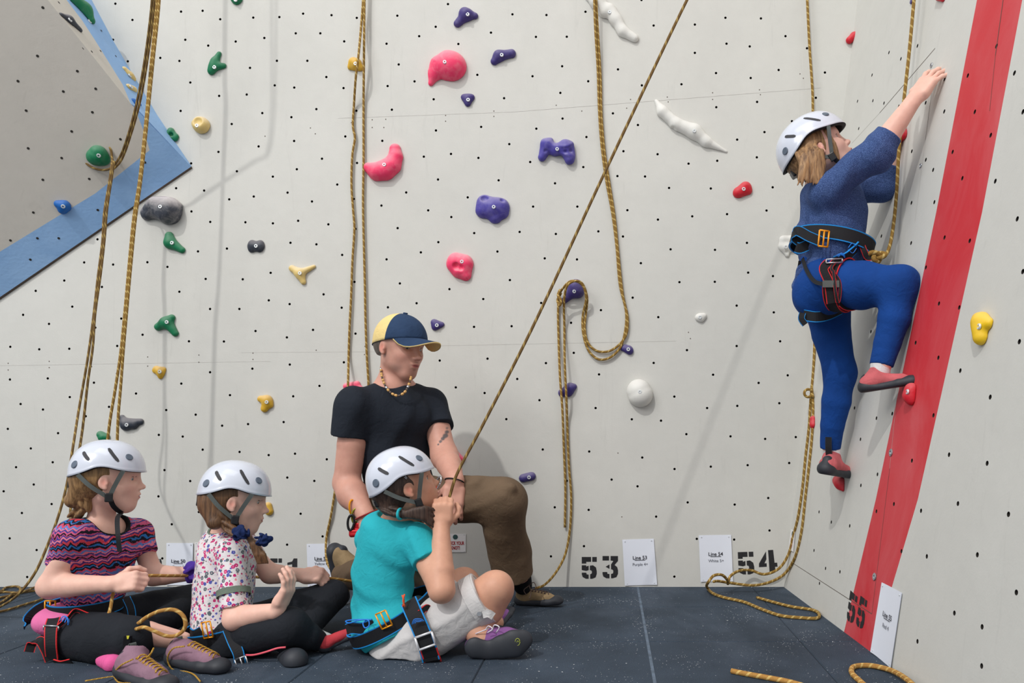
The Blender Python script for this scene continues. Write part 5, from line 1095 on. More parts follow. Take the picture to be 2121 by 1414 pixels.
    Hb = hairball(fr); Hb.half(fr.pt(0, .20, .10), fr.dir(0, 1, -.85)); Hb.half(fr.pt(0, 0, -.30), fr.dir(0, .35, -1), .01); Hb.cap(fr.pt(.12, -.30, -.15), fr.pt(.26, -.22, -.34), .036, .024, k=.03); Hb.ell(fr.pt(.33, -.03, -.07), [.05*fr.H, .085*fr.H, .12*fr.H], fr.ax, k=.006, op=1)
    braid(Hb, [fr.pt(.25, -.24, -.18), P(464, 1075, 2.40), P(478, 1096, 2.385), P(500, 1108, 2.38)], .022, 7)
    for i in range(9): t = i/8; Hb.chain([P(512, 1108, 2.38), P(522+8*t, 1128, 2.375+.01*(i % 3)), P(528+20*t, 1148, 2.375), P(534+22*t, 1166, 2.38)], [.007, .0075, .006, .0025], k=.004)
    Hb.disp = wrinkle(.0025, 120, 15, (1, 1, .3)); hb = skin_mesh('hair', Hb, .0028, HBROWN, E)
    for cx, cy, s in ((500, 1104, 1.0), (545, 1118, .9)):
        Fb = Blob(); rg = random.Random(int(cx))
        for i in range(16): a = i*2.4; r = 3+13*s*(i/16); c = P(cx+r*math.cos(a)*1.15, cy+r*math.sin(a)*.8, 2.365-.012*(1-i/16)); nn = V((rg.uniform(-1, 1), rg.uniform(-1, 1), rg.uniform(-1, 1))).normalized(); t1 = nn.orthogonal().normalized(); Fb.ell(c, (.012*s, .011*s, .0038), (t1, nn.cross(t1), nn), k=.0012)
        tag(skin_mesh('flower_hair_clip', Fb, .0018, CNAVYF, hb), 'navy blue fabric flower')
    helmet(fr, E)
    hc = P(466, 1300, 2.46); tilt = V((.12, -.15, 1)).normalized(); ln = V((1, 0, .20)).normalized()
    hs = belt('harness', hc, V((.126, .0, .022)), V((0, -.120, -.012)), (.0, -.12, 1), .042, WBLUE, E, .004, (-180, 181), 40); tag(hs, 'black climbing harness with blue edging')
    frame_buckle('buckle', P(429, 1304, 2.335), ((1, -.15, .2), (-.2, 0, 1)), .015, .024, MORANGE, hs)
    ribbon('webbing_tail', [P(418, 1308, 2.35), P(403, 1315, 2.35), P(394, 1310, 2.36)], V((-.3, 0, 1)), .034, .003, WBLUE, hs)
    ribbon('leg_strap', [P(472, 1300, 2.335), P(482, 1325, 2.318), P(494, 1352, 2.30), P(498, 1380, 2.30)], V((1, 0, .25)), .034, .003, WBLUE, hs)
    frame_buckle('buckle', P(501, 1374, 2.285), ((1, 0, .35), (-.3, 0, 1)), .017, .018, MSTEEL, hs)
    return E
girl_floral()
# ------------------------------------------------------------------ girl in turquoise
def girl_teal():
    E = empty('person', (P(820, 1340, 2.45).x, 2.45, 0), 'seated girl in turquoise T-shirt and white shorts, looking up, holding the taut rope', 'person', 'children in white helmets')
    pt = []; fr = Fr(P(840, 1003, 2.42), prof(845, -11, 19), .215); B = Blob(); head(B, fr, paint=pt, open_=.004)
    fwd = V((.60, .80, 0)).normalized(); lat = V((fwd.y, -fwd.x, 0)); ch = P(812, 1140, 2.46); nb = P(818, 1092, 2.46); shR = P(866, 1122, 2.39); shL = P(764, 1116, 2.55)
    B.cap(fr.pt(0, -.12, -.22), nb, .042, .047, k=.02); B.cap(nb, shR.lerp(nb, .3), .038, .034, k=.03); B.cap(nb, shL.lerp(nb, .3), .038, .034, k=.03)
    B.chain([ch, P(798, 1210, 2.46), P(815, 1300, 2.45)], [.09, .085, .085], k=.03, sq=(fwd, .65))
    elR, wrR = P(915, 1222, 2.30), P(914, 1092, 2.38); arm(B, shR, elR, wrR, (.038, .036, .024)); elL, wrL = P(880, 1200, 2.60), P(895, 1120, 2.50); arm(B, shL, elL, wrL, (.035, .033, .023))
    hand(B, wrR, (.05, .12, 1), (-.2, .95, 0), (.85, .25, 0), .15, (.95, 1.2, .8), (.55, .3), fan=.02)
    hand(B, wrL, (0, -.1, 1), (.5, -.6, 0), (-.8, -.3, .1), .145, (.95, 1.2, .8), (.5, .3), fan=.02)
    kn, an = P(1022, 1224, 2.40), P(985, 1308, 2.37); B.chain([P(860, 1315, 2.39), P(960, 1258, 2.40), kn], [.06, .062, .053], k=.02); B.chain([kn, P(1012, 1262, 2.40), an], [.053, .047, .03], k=.03); B.ell(P(1030, 1214, 2.385), .043, k=.03); B.chain([an, P(1000, 1320, 2.36), P(1050, 1325, 2.36)], [.03, .03, .02], k=.02)
    k2 = P(960, 1208, 2.70); B.chain([P(860, 1285, 2.56), k2], [.06, .050], k=.02); B.chain([k2, P(985, 1250, 2.66), P(1025, 1290, 2.60)], [.050, .044, .03], k=.03)
    B.half((0, 0, .003), (0, 0, -1)); skin_mesh('body', B, .003, MSKIN, E, pt, SK['tan']); eyes(fr, E, (50, 36, 28), (.2, 1, .1))
    S = Blob(); S.chain([P(806, 1130, 2.46), P(792, 1190, 2.46), P(790, 1250, 2.46), P(812, 1312, 2.43)], [.118, .114, .104, .108], k=.03, sq=(fwd, .74)); S.cap(P(812, 1112, 2.46), shR, .050, .045, k=.04); S.cap(P(812, 1112, 2.46), shL, .050, .042, k=.04)
    S.cap(shR, shR.lerp(elR, .42), .052, .050, k=.02, fb=True); S.cap(shL, shL.lerp(elL, .4), .045, .043, k=.02, fb=True); S.ell(P(815, 1300, 2.425), (.125, .118, .075), k=.03); S.ell(P(824, 1064, 2.46), (.062, .06, .05), k=.006, op=1); S.half(P(812, 1322, 2.33), (.50, 0, -.87)); S.disp = wrinkle(.011, 32, 21); sh = skin_mesh('shirt', S, .0034, CTEAL, E); tag(sh, 'turquoise T-shirt')
    W = Blob(); W.ell(P(852, 1332, 2.43), (.115, .108, .076)); W.ell(P(822, 1342, 2.41), (.085, .085, .066), k=.03); ta = P(868, 1316, 2.385); tb = P(1003, 1236, 2.40); W.chain([ta, ta.lerp(tb, .5), tb], [.088, .083, .080], k=.03, fb=True)
    W.chain([P(870, 1285, 2.56), P(940, 1224, 2.66)], [.078, .068], k=.03, fb=True); W.half((0, 0, .002), (0, 0, -1)); W.disp = wrinkle(.008, 42, 23); wp = skin_mesh('shorts', W, .0036, CWHITE, E); tag(wp, 'crumpled white cotton shorts')
    d = (tb-ta).normalized(); a1 = d.cross(V((0, 1, 0))).normalized(); b1 = d.cross(a1); belt('shorts_cuff', tb-d*.022, a1*.083, b1*.083, d, .04, CWHITE, wp, .004); disc('cuff_button', P(993, 1271, 2.318), (0, -1, .1), .0075, .004, MSTEEL, wp); ribbon('cuff_tab', [P(1000, 1272, 2.32), P(1012, 1270, 2.315), P(1022, 1276, 2.32)], V((0, 0, 1)), .022, .004, CWHITE, wp)
    # near shoe, sole towards the viewer
    So = Blob(); Y = 2.33; So.chain([P(984, 1341, Y), P(1012, 1346, Y+.003), P(1040, 1339, Y), P(1066, 1332, Y-.003), P(1082, 1325, Y)], [.032, .027, .034, .040, .031], k=.02, sq=((0, 1, 0), .42)); So.half((0, 0, .002), (0, 0, -1)); 
    up = Blob(); up.chain([P(985, 1338, Y+.03), P(1010, 1322, Y+.035), P(1050, 1322, Y+.03), P(1075, 1324, Y+.03)], [.033, .034, .034, .028], k=.02); up.half((0, 0, .004), (0, 0, -1)); us = skin_mesh('climbing_shoe', up, .0028, SUEDEV, E); tag(us, 'violet shoe with its black sole turned to the viewer'); so = skin_mesh('rubber_sole', So, .0026, MRUB, us)
    LY = simple('sole_logo_print', (176, 186, 70), .5); c = P(1072, 1329, Y-.0195); tube('sole_logo', [c+V((.0085*math.cos(a)*.85, 0, .0105*math.sin(a))) for a in [i*math.pi/8 for i in range(17)]], .0009, LY, so, n=1); tubes('sole_logo', [[c+V((-.004, 0, -.003)), c+V((.001, 0, .004)), c+V((.002, 0, -.001)), c+V((.005, 0, .003))]], .0009, LY, so, n=1)
    tubes('sole_logo', [[P(1052+x, 1325+y0, Y-.0155), P(1052+x, 1325+y1, Y-.0155)] for x, y0, y1 in ((0, -2, 13), (3, 3, 11), (6, 3, 11), (9, 2, 10))], .0007, simple('sole_print', (150, 130, 52), .5), so, n=1)
    tubes('laces', [[P(1005, 1305, 2.33), P(1012, 1296, 2.32), P(1020, 1302, 2.315), P(1010, 1310, 2.32)], [P(1020, 1306, 2.33), P(1024, 1294, 2.32), P(1034, 1298, 2.31), P(1028, 1310, 2.32)], [P(985, 1312, 2.33), P(1000, 1306, 2.325), P(1014, 1300, 2.33)]], .0018, LACEW, us, n=4)
    shoe('climbing_shoe', E, P(1024, 1288, 2.60), P(1028, 1310, 2.585), P(1060, 1268, 2.70), (-.6, -.6, .6), .14, SUEDEV, 'violet climbing shoe on the far foot')
    Hb = hairball(fr); Hb.half(fr.pt(0, .22, .10), fr.dir(0, 1, -.7)); Hb.half(fr.pt(0, 0, -.32), fr.dir(0, .35, -1), .01); Hb.ell(fr.pt(.35, -.03, -.07), [.05*fr.H, .08*fr.H, .11*fr.H], fr.ax, k=.006, op=1); Hb.cap(fr.pt(.05, -.30, -.20), P(806, 1054, 2.37), .040, .020, k=.03)
    braid(Hb, [P(794, 1044, 2.365), P(808, 1056, 2.352), P(822, 1060, 2.35), P(834, 1064, 2.35)], .019, 4)
    for i in range(11): t = i/10; Hb.chain([P(832, 1065, 2.35), P(855, 1056+13*t, 2.345), P(878, 1052+22*t, 2.35), P(898+4*math.sin(i*2.1), 1052+42*t, 2.37)], [.008, .0085, .008, .0028], k=.004)
    Hb.disp = wrinkle(.0022, 130, 25, (.4, 1, 1)); hb = skin_mesh('hair', Hb, .0028, HDARK, E)
    tag(tube('hair_tie', [P(829, 1064, 2.345)+V((.004*math.cos(a), .016*math.cos(a), .015*math.sin(a))) for a in [i*math.pi/5 for i in range(11)]], .0045, CTEAL, hb, n=2), 'turquoise hair tie'); tubes('hair_clip', [[P(828, 968, 2.34), P(836, 980, 2.335), P(843, 990, 2.335)], [P(828, 968, 2.34), P(832, 980, 2.338), P(842, 992, 2.335)]], .0014, MSTEEL, hb, n=3)
    helmet(fr, E)
    hc = P(812, 1275, 2.44); hs = belt('harness', hc, V((.126, -.03, .062)), V((-.02, -.128, -.03)), (-.42, -.1, .9), .042, WBLUE, E, .004, (-180, 181), 40); tag(hs, 'black climbing harness with blue edging')
    frame_buckle('buckle', P(795, 1283, 2.300), ((.9, -.1, .42), (-.42, 0, .9)), .017, .024, MORANGE, hs)
    ribbon('webbing_tail', [P(775, 1292, 2.335), P(752, 1301, 2.33), P(728, 1300, 2.33), P(718, 1304, 2.34)], V((.15, 0, 1)), .036, .003, WBLUE, hs)
    tubes('blue_cord_bow', [[P(762, 1282, 2.315), P(752, 1290, 2.305), P(756, 1300, 2.30), P(764, 1296, 2.30), P(763, 1284, 2.305), P(745, 1284, 2.31), P(722, 1290, 2.32), P(716, 1286, 2.33), P(735, 1283, 2.32), P(770, 1283, 2.31)]], .002, MBLUECORD, hs, n=5)
    ribbon('leg_strap', [P(846, 1244, 2.325), P(858, 1272, 2.298), P(872, 1304, 2.285), P(884, 1336, 2.282), P(893, 1368, 2.295)], V((1, 0, .38)), .052, .0035, WBLUE, hs); frame_buckle('buckle', P(881, 1327, 2.272), ((1, 0, .36), (-.33, 0, 1)), .026, .019, simple('white_alloy', (226, 226, 230), .3, metal=.3), hs, .0035, bar=False)
    tubes('blue_bar_tacks', [[P(866-12*s, 1289+4*s, 2.272), P(862-4*s, 1288-9*s+4, 2.272), P(866+6*s, 1287-9*s+4, 2.272), P(868+10*s, 1286, 2.272)] for s in (.45, .75, 1.05)], .0012, MBLUECORD, hs, n=4)
    ribbon('webbing_tail', [P(888, 1345, 2.28), P(896, 1368, 2.30), P(898, 1376, 2.32)], V((1, 0, .3)), .05, .0035, WRED, hs); tubes('orange_cord', [[P(833, 1232, 2.30), P(837, 1245, 2.30), P(834, 1256, 2.30)], [P(838, 1230, 2.30), P(835, 1244, 2.297), P(839, 1256, 2.30)]], .0024, simple('orange_cord', (230, 90, 48), .7), hs, n=3)
    ribbon('leg_loop', [P(868, 1270, 2.30), P(884, 1258, 2.33), P(890, 1262, 2.34)], V((0, 0, 1)), .02, .0035, WRED, hs)
    return E
girl_teal()
# ------------------------------------------------------------------ the instructor
def instructor():
    E = empty('person', (P(860, 1240, 2.95).x, 2.95, 0), 'man kneeling on one knee in black T-shirt, brown trousers and blue cap, watching the girls', 'person')
    pt = []; fr = Fr(P(830, 718, 2.95), prof(830, 46, -9), .238, roll=.03); B = Blob(); head(B, fr, man=True, paint=pt, lips=(172, 96, 92), brow=(84, 62, 50))
    fwd = V((.64, -.77, 0)).normalized(); nb = P(816, 806, 2.98); shR, shL = P(738, 842, 2.86), P(893, 838, 3.05); ch = P(818, 880, 2.97)
    B.cap(fr.pt(0, -.10, -.25), nb, .050, .058, k=.02); B.cap(nb, shR.lerp(nb, .3), .055, .045, k=.04); B.cap(nb, shL.lerp(nb, .3), .055, .045, k=.04); B.ell(P(816, 840, 2.99), (.11, .06, .035), k=.04)
    B.chain([ch, P(818, 950, 2.97), P(835, 1020, 2.97)], [.135, .11, .11], k=.04, sq=(fwd, .6))
    elR, wrR = P(718, 1000, 2.86), P(758, 1068, 2.76); arm(B, shR, elR, wrR, (.053, .047, .031)); B.ell(P(728, 1025, 2.83), (.046, .05, .05), k=.03)
    elL, wrL = P(921, 945, 2.95), P(943, 996, 2.80); B.chain([shL, shL.lerp(elL, .5), elL], [.05, .049, .046], k=.02); B.chain([elL, P(930, 962, 2.89), wrL], [.047, .046, .031], k=.03)
    hand(B, wrR, (.5, -.3, -.7), (.2, .4, -.9), (.5, -.8, .2), .19, (.4, .5, .4), (.2, .3)); hand(B, wrL, (-.06, -.22, -1), (-.1, .95, -.2), (-1, .1, -.1), .185, (.28, .50, .40), (.25, .25), fan=.05)
    B.chain([P(865, 1035, 2.95), P(1048, 1030, 2.82), P(1078, 1190, 2.99)], [.05, .045, .035], k=.02); B.chain([P(810, 1040, 2.92), P(790, 1180, 2.80), P(740, 1188, 2.96)], [.05, .045, .035], k=.02)
    B.half((0, 0, .003), (0, 0, -1)); [pt.append((P(*q), (r_, .06, r_), None, srgb(78, 80, 84), .8, .35)) for q, r_ in (((922, 886, 2.93), .009), ((923, 894, 2.93), .011), ((921, 902, 2.93), .012), ((917, 908, 2.93), .009), ((913, 914, 2.93), .007), ((909, 920, 2.93), .005))]
    body = skin_mesh('body', B, .0033, MSKIN, E, pt, SK['man']); eyes(fr, E, (60, 60, 50), (.25, 1, -.45))
    S = Blob(); S.chain([P(818, 868, 2.97), P(818, 920, 2.97), P(822, 965, 2.97), P(835, 1012, 2.96)], [.152, .142, .125, .128], k=.04, sq=(fwd, .66)); S.cap(P(817, 836, 2.98), shR, .070, .064, k=.05); S.cap(P(817, 836, 2.98), shL, .070, .060, k=.05)
    S.ell(P(785, 862, 2.90), (.085, .045, .06), k=.06); S.ell(P(850, 865, 2.94), (.075, .045, .06), k=.06)
    S.cap(shR, P(726, 904, 2.865), .072, .070, k=.02, fb=True); S.cap(shL, P(909, 886, 3.0), .064, .061, k=.02, fb=True); S.ell(P(818, 786, 2.95), (.068, .095, .042), k=.005, op=1); S.disp = wrinkle(.010, 30, 31)
    sh = skin_mesh('shirt', S, .0036, CNAVYT, E); tag(sh, 'plain black T-shirt')
    # trousers
    T = Blob(); T.ell(P(850, 1035, 2.96), (.155, .13, .10)); T.chain([P(870, 1040, 2.94), P(960, 1034, 2.88), P(1046, 1034, 2.825)], [.090, .086, .078], k=.04)
    T.chain([P(1048, 1038, 2.825), P(1046, 1096, 2.88), P(1057, 1150, 2.94), P(1062, 1190, 2.97)], [.076, .074, .080, .082], k=.03, fb=True); T.chain([P(815, 1045, 2.92), P(795, 1175, 2.79)], [.09, .075], k=.04); T.chain([P(790, 1185, 2.80), P(735, 1190, 2.98), P(716, 1188, 3.03)], [.07, .06, .05], k=.03)
    T.half((0, 0, .003), (0, 0, -1))
    for a, b in (((965, 1040, 2.80), (1060, 1010, 2.755)), ((950, 1062, 2.81), (1040, 1030, 2.75)), ((1000, 1078, 2.83), (1045, 1062, 2.79)), ((930, 1020, 2.82), (990, 1000, 2.80))): T.cap(P(*a), P(*b), .007, .009, k=.022)
    T.disp = wrinkle(.010, 26, 33); tr = skin_mesh('trousers', T, .0038, CBROWN, E); tag(tr, 'baggy brown canvas trousers')
    o, g = shoe('climbing_shoe', E, P(1083, 1204, 3.03), P(1078, 1250, 3.06), P(1160, 1250, 3.02), (0, -.12, 1), .18, SUEDET, 'tan laced climbing shoe with black rubber toe', top=.035); laces(g, o, LACEB, 6, .0018, .34, .72, .36, .28)
    tubes('laces', [[P(1095, 1213, 2.975), P(1085, 1222, 2.96), P(1090, 1232, 2.96)], [P(1095, 1212, 2.975), P(1106, 1206, 2.96), P(1112, 1218, 2.955)], [P(1096, 1212, 2.97), P(1100, 1228, 2.955), P(1096, 1240, 2.95)]], .0016, LACEB, o, n=4)
    Sk = Blob(); Sk.cap(P(1076, 1165, 2.99), P(1083, 1212, 3.02), .040, .036); tag(skin_mesh('sock', Sk, .003, CBLACK, E), 'black sock')
    o, g = shoe('climbing_shoe', E, P(728, 1172, 3.0), P(682, 1140, 3.03), P(706, 1242, 3.05), (1, -.2, .25), .2, SUEDET, 'tan shoe of the kneeling leg, heel raised', top=.036); ribbon('shoe_strap', [g(.42, .05, -.16), g(.42, .3, -.13), g(.44, .36, 0), g(.42, .3, .13)], g(1, 0)-g(0, 0), .022, .004, WBLK, o)
    # cap
    h = fr.H; z0, rx, ry, rz, yc = .08, .375, .48, .45, -.03
    def cs(ph, z, off=0): q = max((z-z0)/rz, 0); r = max(1-q**2.1, 0)**(1/2.1); return fr.pt((rx*r*math.sin(ph))*(1+off), yc+ry*r*math.cos(ph)*(1+off), z)
    def rimz(c): return .06+.11*max(c, 0)-.12*max(-c, 0)
    NA, NZ = 64, 18; vs, fs, mi = [], [], []
    for off in (0, -.03):
        for j in range(NZ+1):
            t = 1-(1-j/NZ)**1.6
            for i in range(NA): ph = 2*math.pi*i/NA; zr = rimz(math.cos(ph)); vs.append(cs(ph, zr+(z0+rz*.9995-zr)*t*(1 if off == 0 else .985), off+(.006*math.sin(ph*7+j*.3) if off == 0 else 0)*.5))
    m = NA*(NZ+1)
    for j in range(NZ):
        for i in range(NA):
            a, b = j*NA+i, j*NA+(i+1) % NA; yl = math.cos(2*math.pi*(i+.5)/NA); fs.append((b, a, a+NA, b+NA)); mi.append(0 if yl > .10 else 1); fs.append((m+a, m+b, m+b+NA, m+a+NA)); mi.append(0)
    for i in range(NA): b = (i+1) % NA; fs.append((i, b, m+b, m+i)); mi.append(0)
    fs.append(tuple(NZ*NA+i for i in range(NA))[::-1]); mi.append(0)
    cap = mesh('cap', vs, fs, [CCAPB, CCAPY], E, mi=mi, smooth=True); tag(cap, 'baseball cap, navy front and cream back')
    disc('cap_button', cs(0, z0+rz*.998), fr.u, .009, .005, CCAPB, cap)
    vs, fs, mi = [], [], []; NU, NV = 24, 8
    for sgn in (0, 1):
        for i in range(NU+1):
            u = -1+2*i/NU; ph = u*math.radians(66)
            for j in range(NV+1):
                v = j/NV; ext = .33*(1-abs(u)**3)*v; base = cs(ph, rimz(math.cos(ph))+.005)
                drop = -.02*v*(1-abs(u)**2)-.25*abs(u)**2*(v*.9)*(1-abs(u)**6); q = base+fr.f*ext*h+fr.u*drop*h*1.0-fr.u*(.005 if sgn else 0)+fr.u*.03*h*(1-u*u)*0
                vs.append(q)
    m = (NU+1)*(NV+1)
    for i in range(NU):
        for j in range(NV): a = i*(NV+1)+j; fs.append((a, a+NV+1, a+NV+2, a+1)); mi.append(0); fs.append((m+a, m+a+1, m+a+NV+2, m+a+NV+1)); mi.append(1)
    for i in range(NU): a = i*(NV+1)+NV; fs.append((a, a+NV+1, m+a+NV+1, m+a)); mi.append(1)
    mesh('brim', vs, fs, [CCAPB, CCAPY], cap, mi=mi, smooth=True)
    Hb = Blob(); Hb.ell(fr.pt(0, -.10, .06), [.345*h, .405*h, .36*h], fr.ax); Hb.half(fr.pt(0, .06, 0), fr.dir(0, 1, -.1)); Hb.half(fr.pt(0, -.2, -.16), fr.dir(0, .2, -1)); Hb.ell(fr.pt(.34, -.03, -.06), [.05*h, .085*h, .13*h], fr.ax, k=.003, op=1); skin_mesh('hair', Hb, .003, HMAN, E)
    # bead necklace
    bw_, bb = simple('wooden_bead', (206, 160, 96), .5, var=.2, vs=90), simple('dark_bead', (92, 76, 66), .5, var=.2, vs=90)
    path = cr([P(791, 756, 3.00), P(789, 765, 2.93), P(792, 783, 2.885), P(800, 802, 2.862), P(812, 815, 2.850), P(826, 819, 2.846), P(838, 812, 2.85), P(846, 798, 2.87), P(851, 783, 2.895), P(852, 776, 2.93)], 24)
    L = [0]
    for i in range(1, len(path)): L.append(L[-1]+(path[i]-path[i-1]).length)
    nk = tube('necklace', path[::6]+[path[-1]], .0012, MBUCK, E, n=3); tag(nk, 'necklace of wooden and dark beads'); n = 30
    for k in range(n):
        s = L[-1]*(k+.5)/n; i = min(range(len(L)), key=lambda q: abs(L[q]-s)); t = (path[min(i+1, len(path)-1)]-path[max(i-1, 0)]).normalized(); Bb = Blob(); dk = k % 3 == 1; r = .0050 if not dk else .0038
        Bb.cap(path[i]-t*.0018, path[i]+t*.0018, r, r, k=.001) if not dk else Bb.cap(path[i]-t*.004, path[i]+t*.004, r, r, k=.001, fa=True, fb=True); skin_mesh('bead', Bb, .0013, bb if dk else (MSTEEL if k % 9 == 5 else bw_), nk)
    for nm, c, a, b, r, m in (('bracelet', wrL+V((-.003, .0, .0)), (.034, -.006, -.004), (0, -.034, .012), .0024, WBLK), ('bracelet', wrR+V((0, 0, .004)), (.036, 0, .016), (0, .036, 0), .003, simple('red_cord', (150, 44, 44), .8))):
        tube(nm, [V(c)+V(a)*math.cos(t)+V(b)*math.sin(t) for t in [i*math.pi/9 for i in range(19)]], r, m, E, n=2)
    hs = belt('harness', P(838, 1012, 2.955), V((.142, .045, -.006)), V((.05, -.105, -.01)), (0, 0, 1), .04, WBLK, E, .005, (-180, 181), 36); tag(hs, 'black instructor harness')
    return E
instructor()
def ring(name, c, ax, w, h, r, mat, label, cat='carabiner', group='gear on the man\'s harness'):
    X, Y = V(ax[0]).normalized(), V(ax[1]).normalized(); c = V(c)
    w, h, r = w*.85, h*.85, r*.8
    pts = [c+X*w*math.cos(t)*(1+.15*math.sin(t))+Y*h*math.sin(t) for t in [i*math.pi/10 for i in range(21)]]
    o = tube(name, pts, r, mat, None, n=3); return tag(o, label, cat, group)
MRED2 = simple('red_alloy', (206, 30, 40), .35, metal=.4)
ring('carabiner', P(729, 1050, 2.76), ((.5, .8, 0), (0, 0, 1)), .013, .030, .0045, MORANGE, 'orange carabiner hanging at the man\'s right hip', group='carabiners on the man\'s hip')
ring('carabiner', P(736, 1068, 2.75), ((.9, .3, 0), (.1, 0, 1)), .014, .030, .0045, simple('olive_alloy', (150, 144, 50), .35, metal=.4), 'olive green carabiner between the orange and black ones', group='carabiners on the man\'s hip')
ring('carabiner', P(727, 1082, 2.74), ((.9, .1, 0), (.1, 0, 1)), .013, .032, .0055, MBUCK, 'black carabiner lowest at the man\'s hip', group='carabiners on the man\'s hip')
ring('carabiner', P(745, 1062, 2.77), ((.8, .3, 0), (-.1, 0, 1)), .012, .026, .0045, MSTEEL, 'silver carabiner nearest the man\'s wrist', group='carabiners on the man\'s hip')
bd = Blob(); bd.box(P(737, 1102, 2.75), (.022, .012, .010), .005); bd.cap(P(728, 1108, 2.745), P(746, 1106, 2.745), .008, k=.004); bd.box(P(740, 1090, 2.755), (.012, .01, .014), .004)
tag(skin_mesh('belay_device', bd, .0016, MRED2), 'red belay device under the carabiners at the man\'s hip', 'belay device')
cb = ring('carabiner', P(908, 1000, 2.80), ((.6, -.5, 0), (.3, 0, 1)), .014, .026, .0045, MSTEEL, 'silver carabiner in front of the man\'s belt beside his wrist', group='carabiners on the man\'s hip')
tag(tubes('cord_loop', [[P(899, 996, 2.78), P(903, 1006, 2.775), P(899, 1018, 2.78), P(896, 1026, 2.79)]], .004, simple('orange_sling', (232, 84, 54), .7), None), 'short orange sling below the silver carabiner', 'sling')
# ------------------------------------------------------------------ the climber
def climber():
    E = empty('person', P(1715, 700, 2.65), 'girl in blue top and leggings climbing the right wall, reaching up', 'person', 'children in white helmets')
    pt = []; fr = Fr(P(1694, 313, 2.62), prof(1694, -6, 31), .226); B = Blob(); head(B, fr, paint=pt, pout=.015)
    fwd = V((.99, -.12, .05)).normalized(); nb = P(1700, 385, 2.66); shR, shL = P(1710, 395, 2.55), P(1742, 400, 2.76); ch = P(1722, 440, 2.66)
    B.cap(fr.pt(0, -.12, -.22), nb, .042, .048, k=.02); B.cap(nb, shR.lerp(nb, .3), .038, .036, k=.03); B.cap(nb, shL.lerp(nb, .3), .038, .036, k=.03); B.chain([ch, P(1722, 500, 2.66), P(1712, 560, 2.67)], [.088, .078, .085], k=.03, sq=(fwd, .68))
    elR, wrR = P(1812, 322, 2.46), P(1893, 207, 2.42); arm(B, shR, elR, wrR, (.036, .036, .024)); elL, wrL = P(1828, 392, 2.72), P(1846, 318, 2.68); arm(B, shL, elL, wrL, (.034, .033, .024))
    hand(B, wrR, V((.60, -.05, .80)), (.75, .62, -.35), (-.62, .30, .55), .160, (.16, .34, .28), (.05, .35), fan=.26, per=(.02, 0, .0, .02))
    hand(B, wrL, (.25, .05, 1), (.95, .1, -.2), (0, .95, .1), .145, (.7, .8, .6), (.3, .3))
    hR, kR, aR = P(1712, 590, 2.60), P(1862, 592, 2.43), P(1826, 752, 2.43); hL, kL, aL = P(1712, 610, 2.74), P(1741, 772, 2.74), P(1722, 925, 2.79)
    B.chain([hR, kR, aR], [.065, .048, .030], k=.03); B.chain([hL, kL, aL, P(1724, 955, 2.79)], [.062, .045, .029, .028], k=.03); B.cap(aR, P(1822, 780, 2.43), .029, .029, k=.01)
    body = skin_mesh('body', B, .003, MSKIN, E, pt, SK['fair']); eyes(fr, E, (70, 80, 90), (.1, 1, .1))
    S = Blob(); S.chain([P(1724, 425, 2.66), P(1722, 470, 2.66), P(1722, 510, 2.66), P(1724, 528, 2.66)], [.120, .120, .118, .114], k=.03, sq=(fwd, .92)); S.cap(P(1702, 398, 2.66), shR, .046, .046, k=.04); S.cap(P(1706, 398, 2.66), shL, .046, .042, k=.04)
    hm = elR.lerp(wrR, .40); S.chain([shR, elR], [.052, .050], k=.03); S.cap(elR, hm, .050, .046, k=.03, fb=True); hl = elL.lerp(wrL, .70); S.chain([shL, elL], [.048, .045], k=.03); S.cap(elL, hl, .045, .040, k=.02, fb=True)
    S.ell(P(1706, 366, 2.66), (.052, .052, .035), k=.006, op=1); S.cap(P(1690, 545, 2.60), P(1664, 560, 2.62), .030, .022, k=.02); S.cap(P(1664, 560, 2.62), P(1646, 590, 2.64), .020, .008, k=.02, sq=((0, 1, 0), .5)); S.disp = wrinkle(.012, 42, 41); sh = skin_mesh('shirt', S, .0034, CHEATH, E); tag(sh, 'heathered blue long-sleeved top, tied at the back')
    Lg = Blob(); Lg.ell(P(1708, 590, 2.67), (.098, .12, .105)); Lg.ell(P(1688, 610, 2.63), (.075, .075, .085), k=.04); Lg.ell(P(1690, 610, 2.73), (.07, .07, .08), k=.04); Lg.chain([P(1708, 560, 2.67), P(1710, 530, 2.67)], [.09, .085], k=.03)
    Lg.chain([hR, hR.lerp(kR, .5), kR], [.088, .078, .058], k=.03); Lg.ell(P(1866, 586, 2.43), (.044, .046, .048), k=.03); Lg.chain([kR, P(1852, 660, 2.425), P(1838, 710, 2.43), P(1826, 757, 2.43)], [.054, .050, .041, .036], k=.03, fb=True)
    Lg.chain([hL, P(1722, 690, 2.74), kL], [.085, .066, .053], k=.03); Lg.chain([kL, P(1732, 830, 2.75), P(1724, 880, 2.77), P(1720, 928, 2.79)], [.052, .051, .042, .036], k=.03, fb=True); Lg.disp = wrinkle(.0025, 40, 43)
    skin_mesh('leggings', Lg, .0036, CLEGBL, E)
    for a, b in ((P(1824, 755, 2.43), P(1822, 782, 2.43)), (P(1723, 925, 2.79), P(1724, 950, 2.79))):
        k_ = Blob(); k_.cap(a, b, .031, .031); tag(skin_mesh('sock', k_, .0028, CSOCKW, E), 'white sock')
    shoe('climbing_shoe', E, P(1820, 774, 2.43), P(1793, 812, 2.44), P(1898, 795, 2.36), (-.05, 0, 1), .16, SUEDEC, 'coral climbing shoe on the raised foot', top=.034)
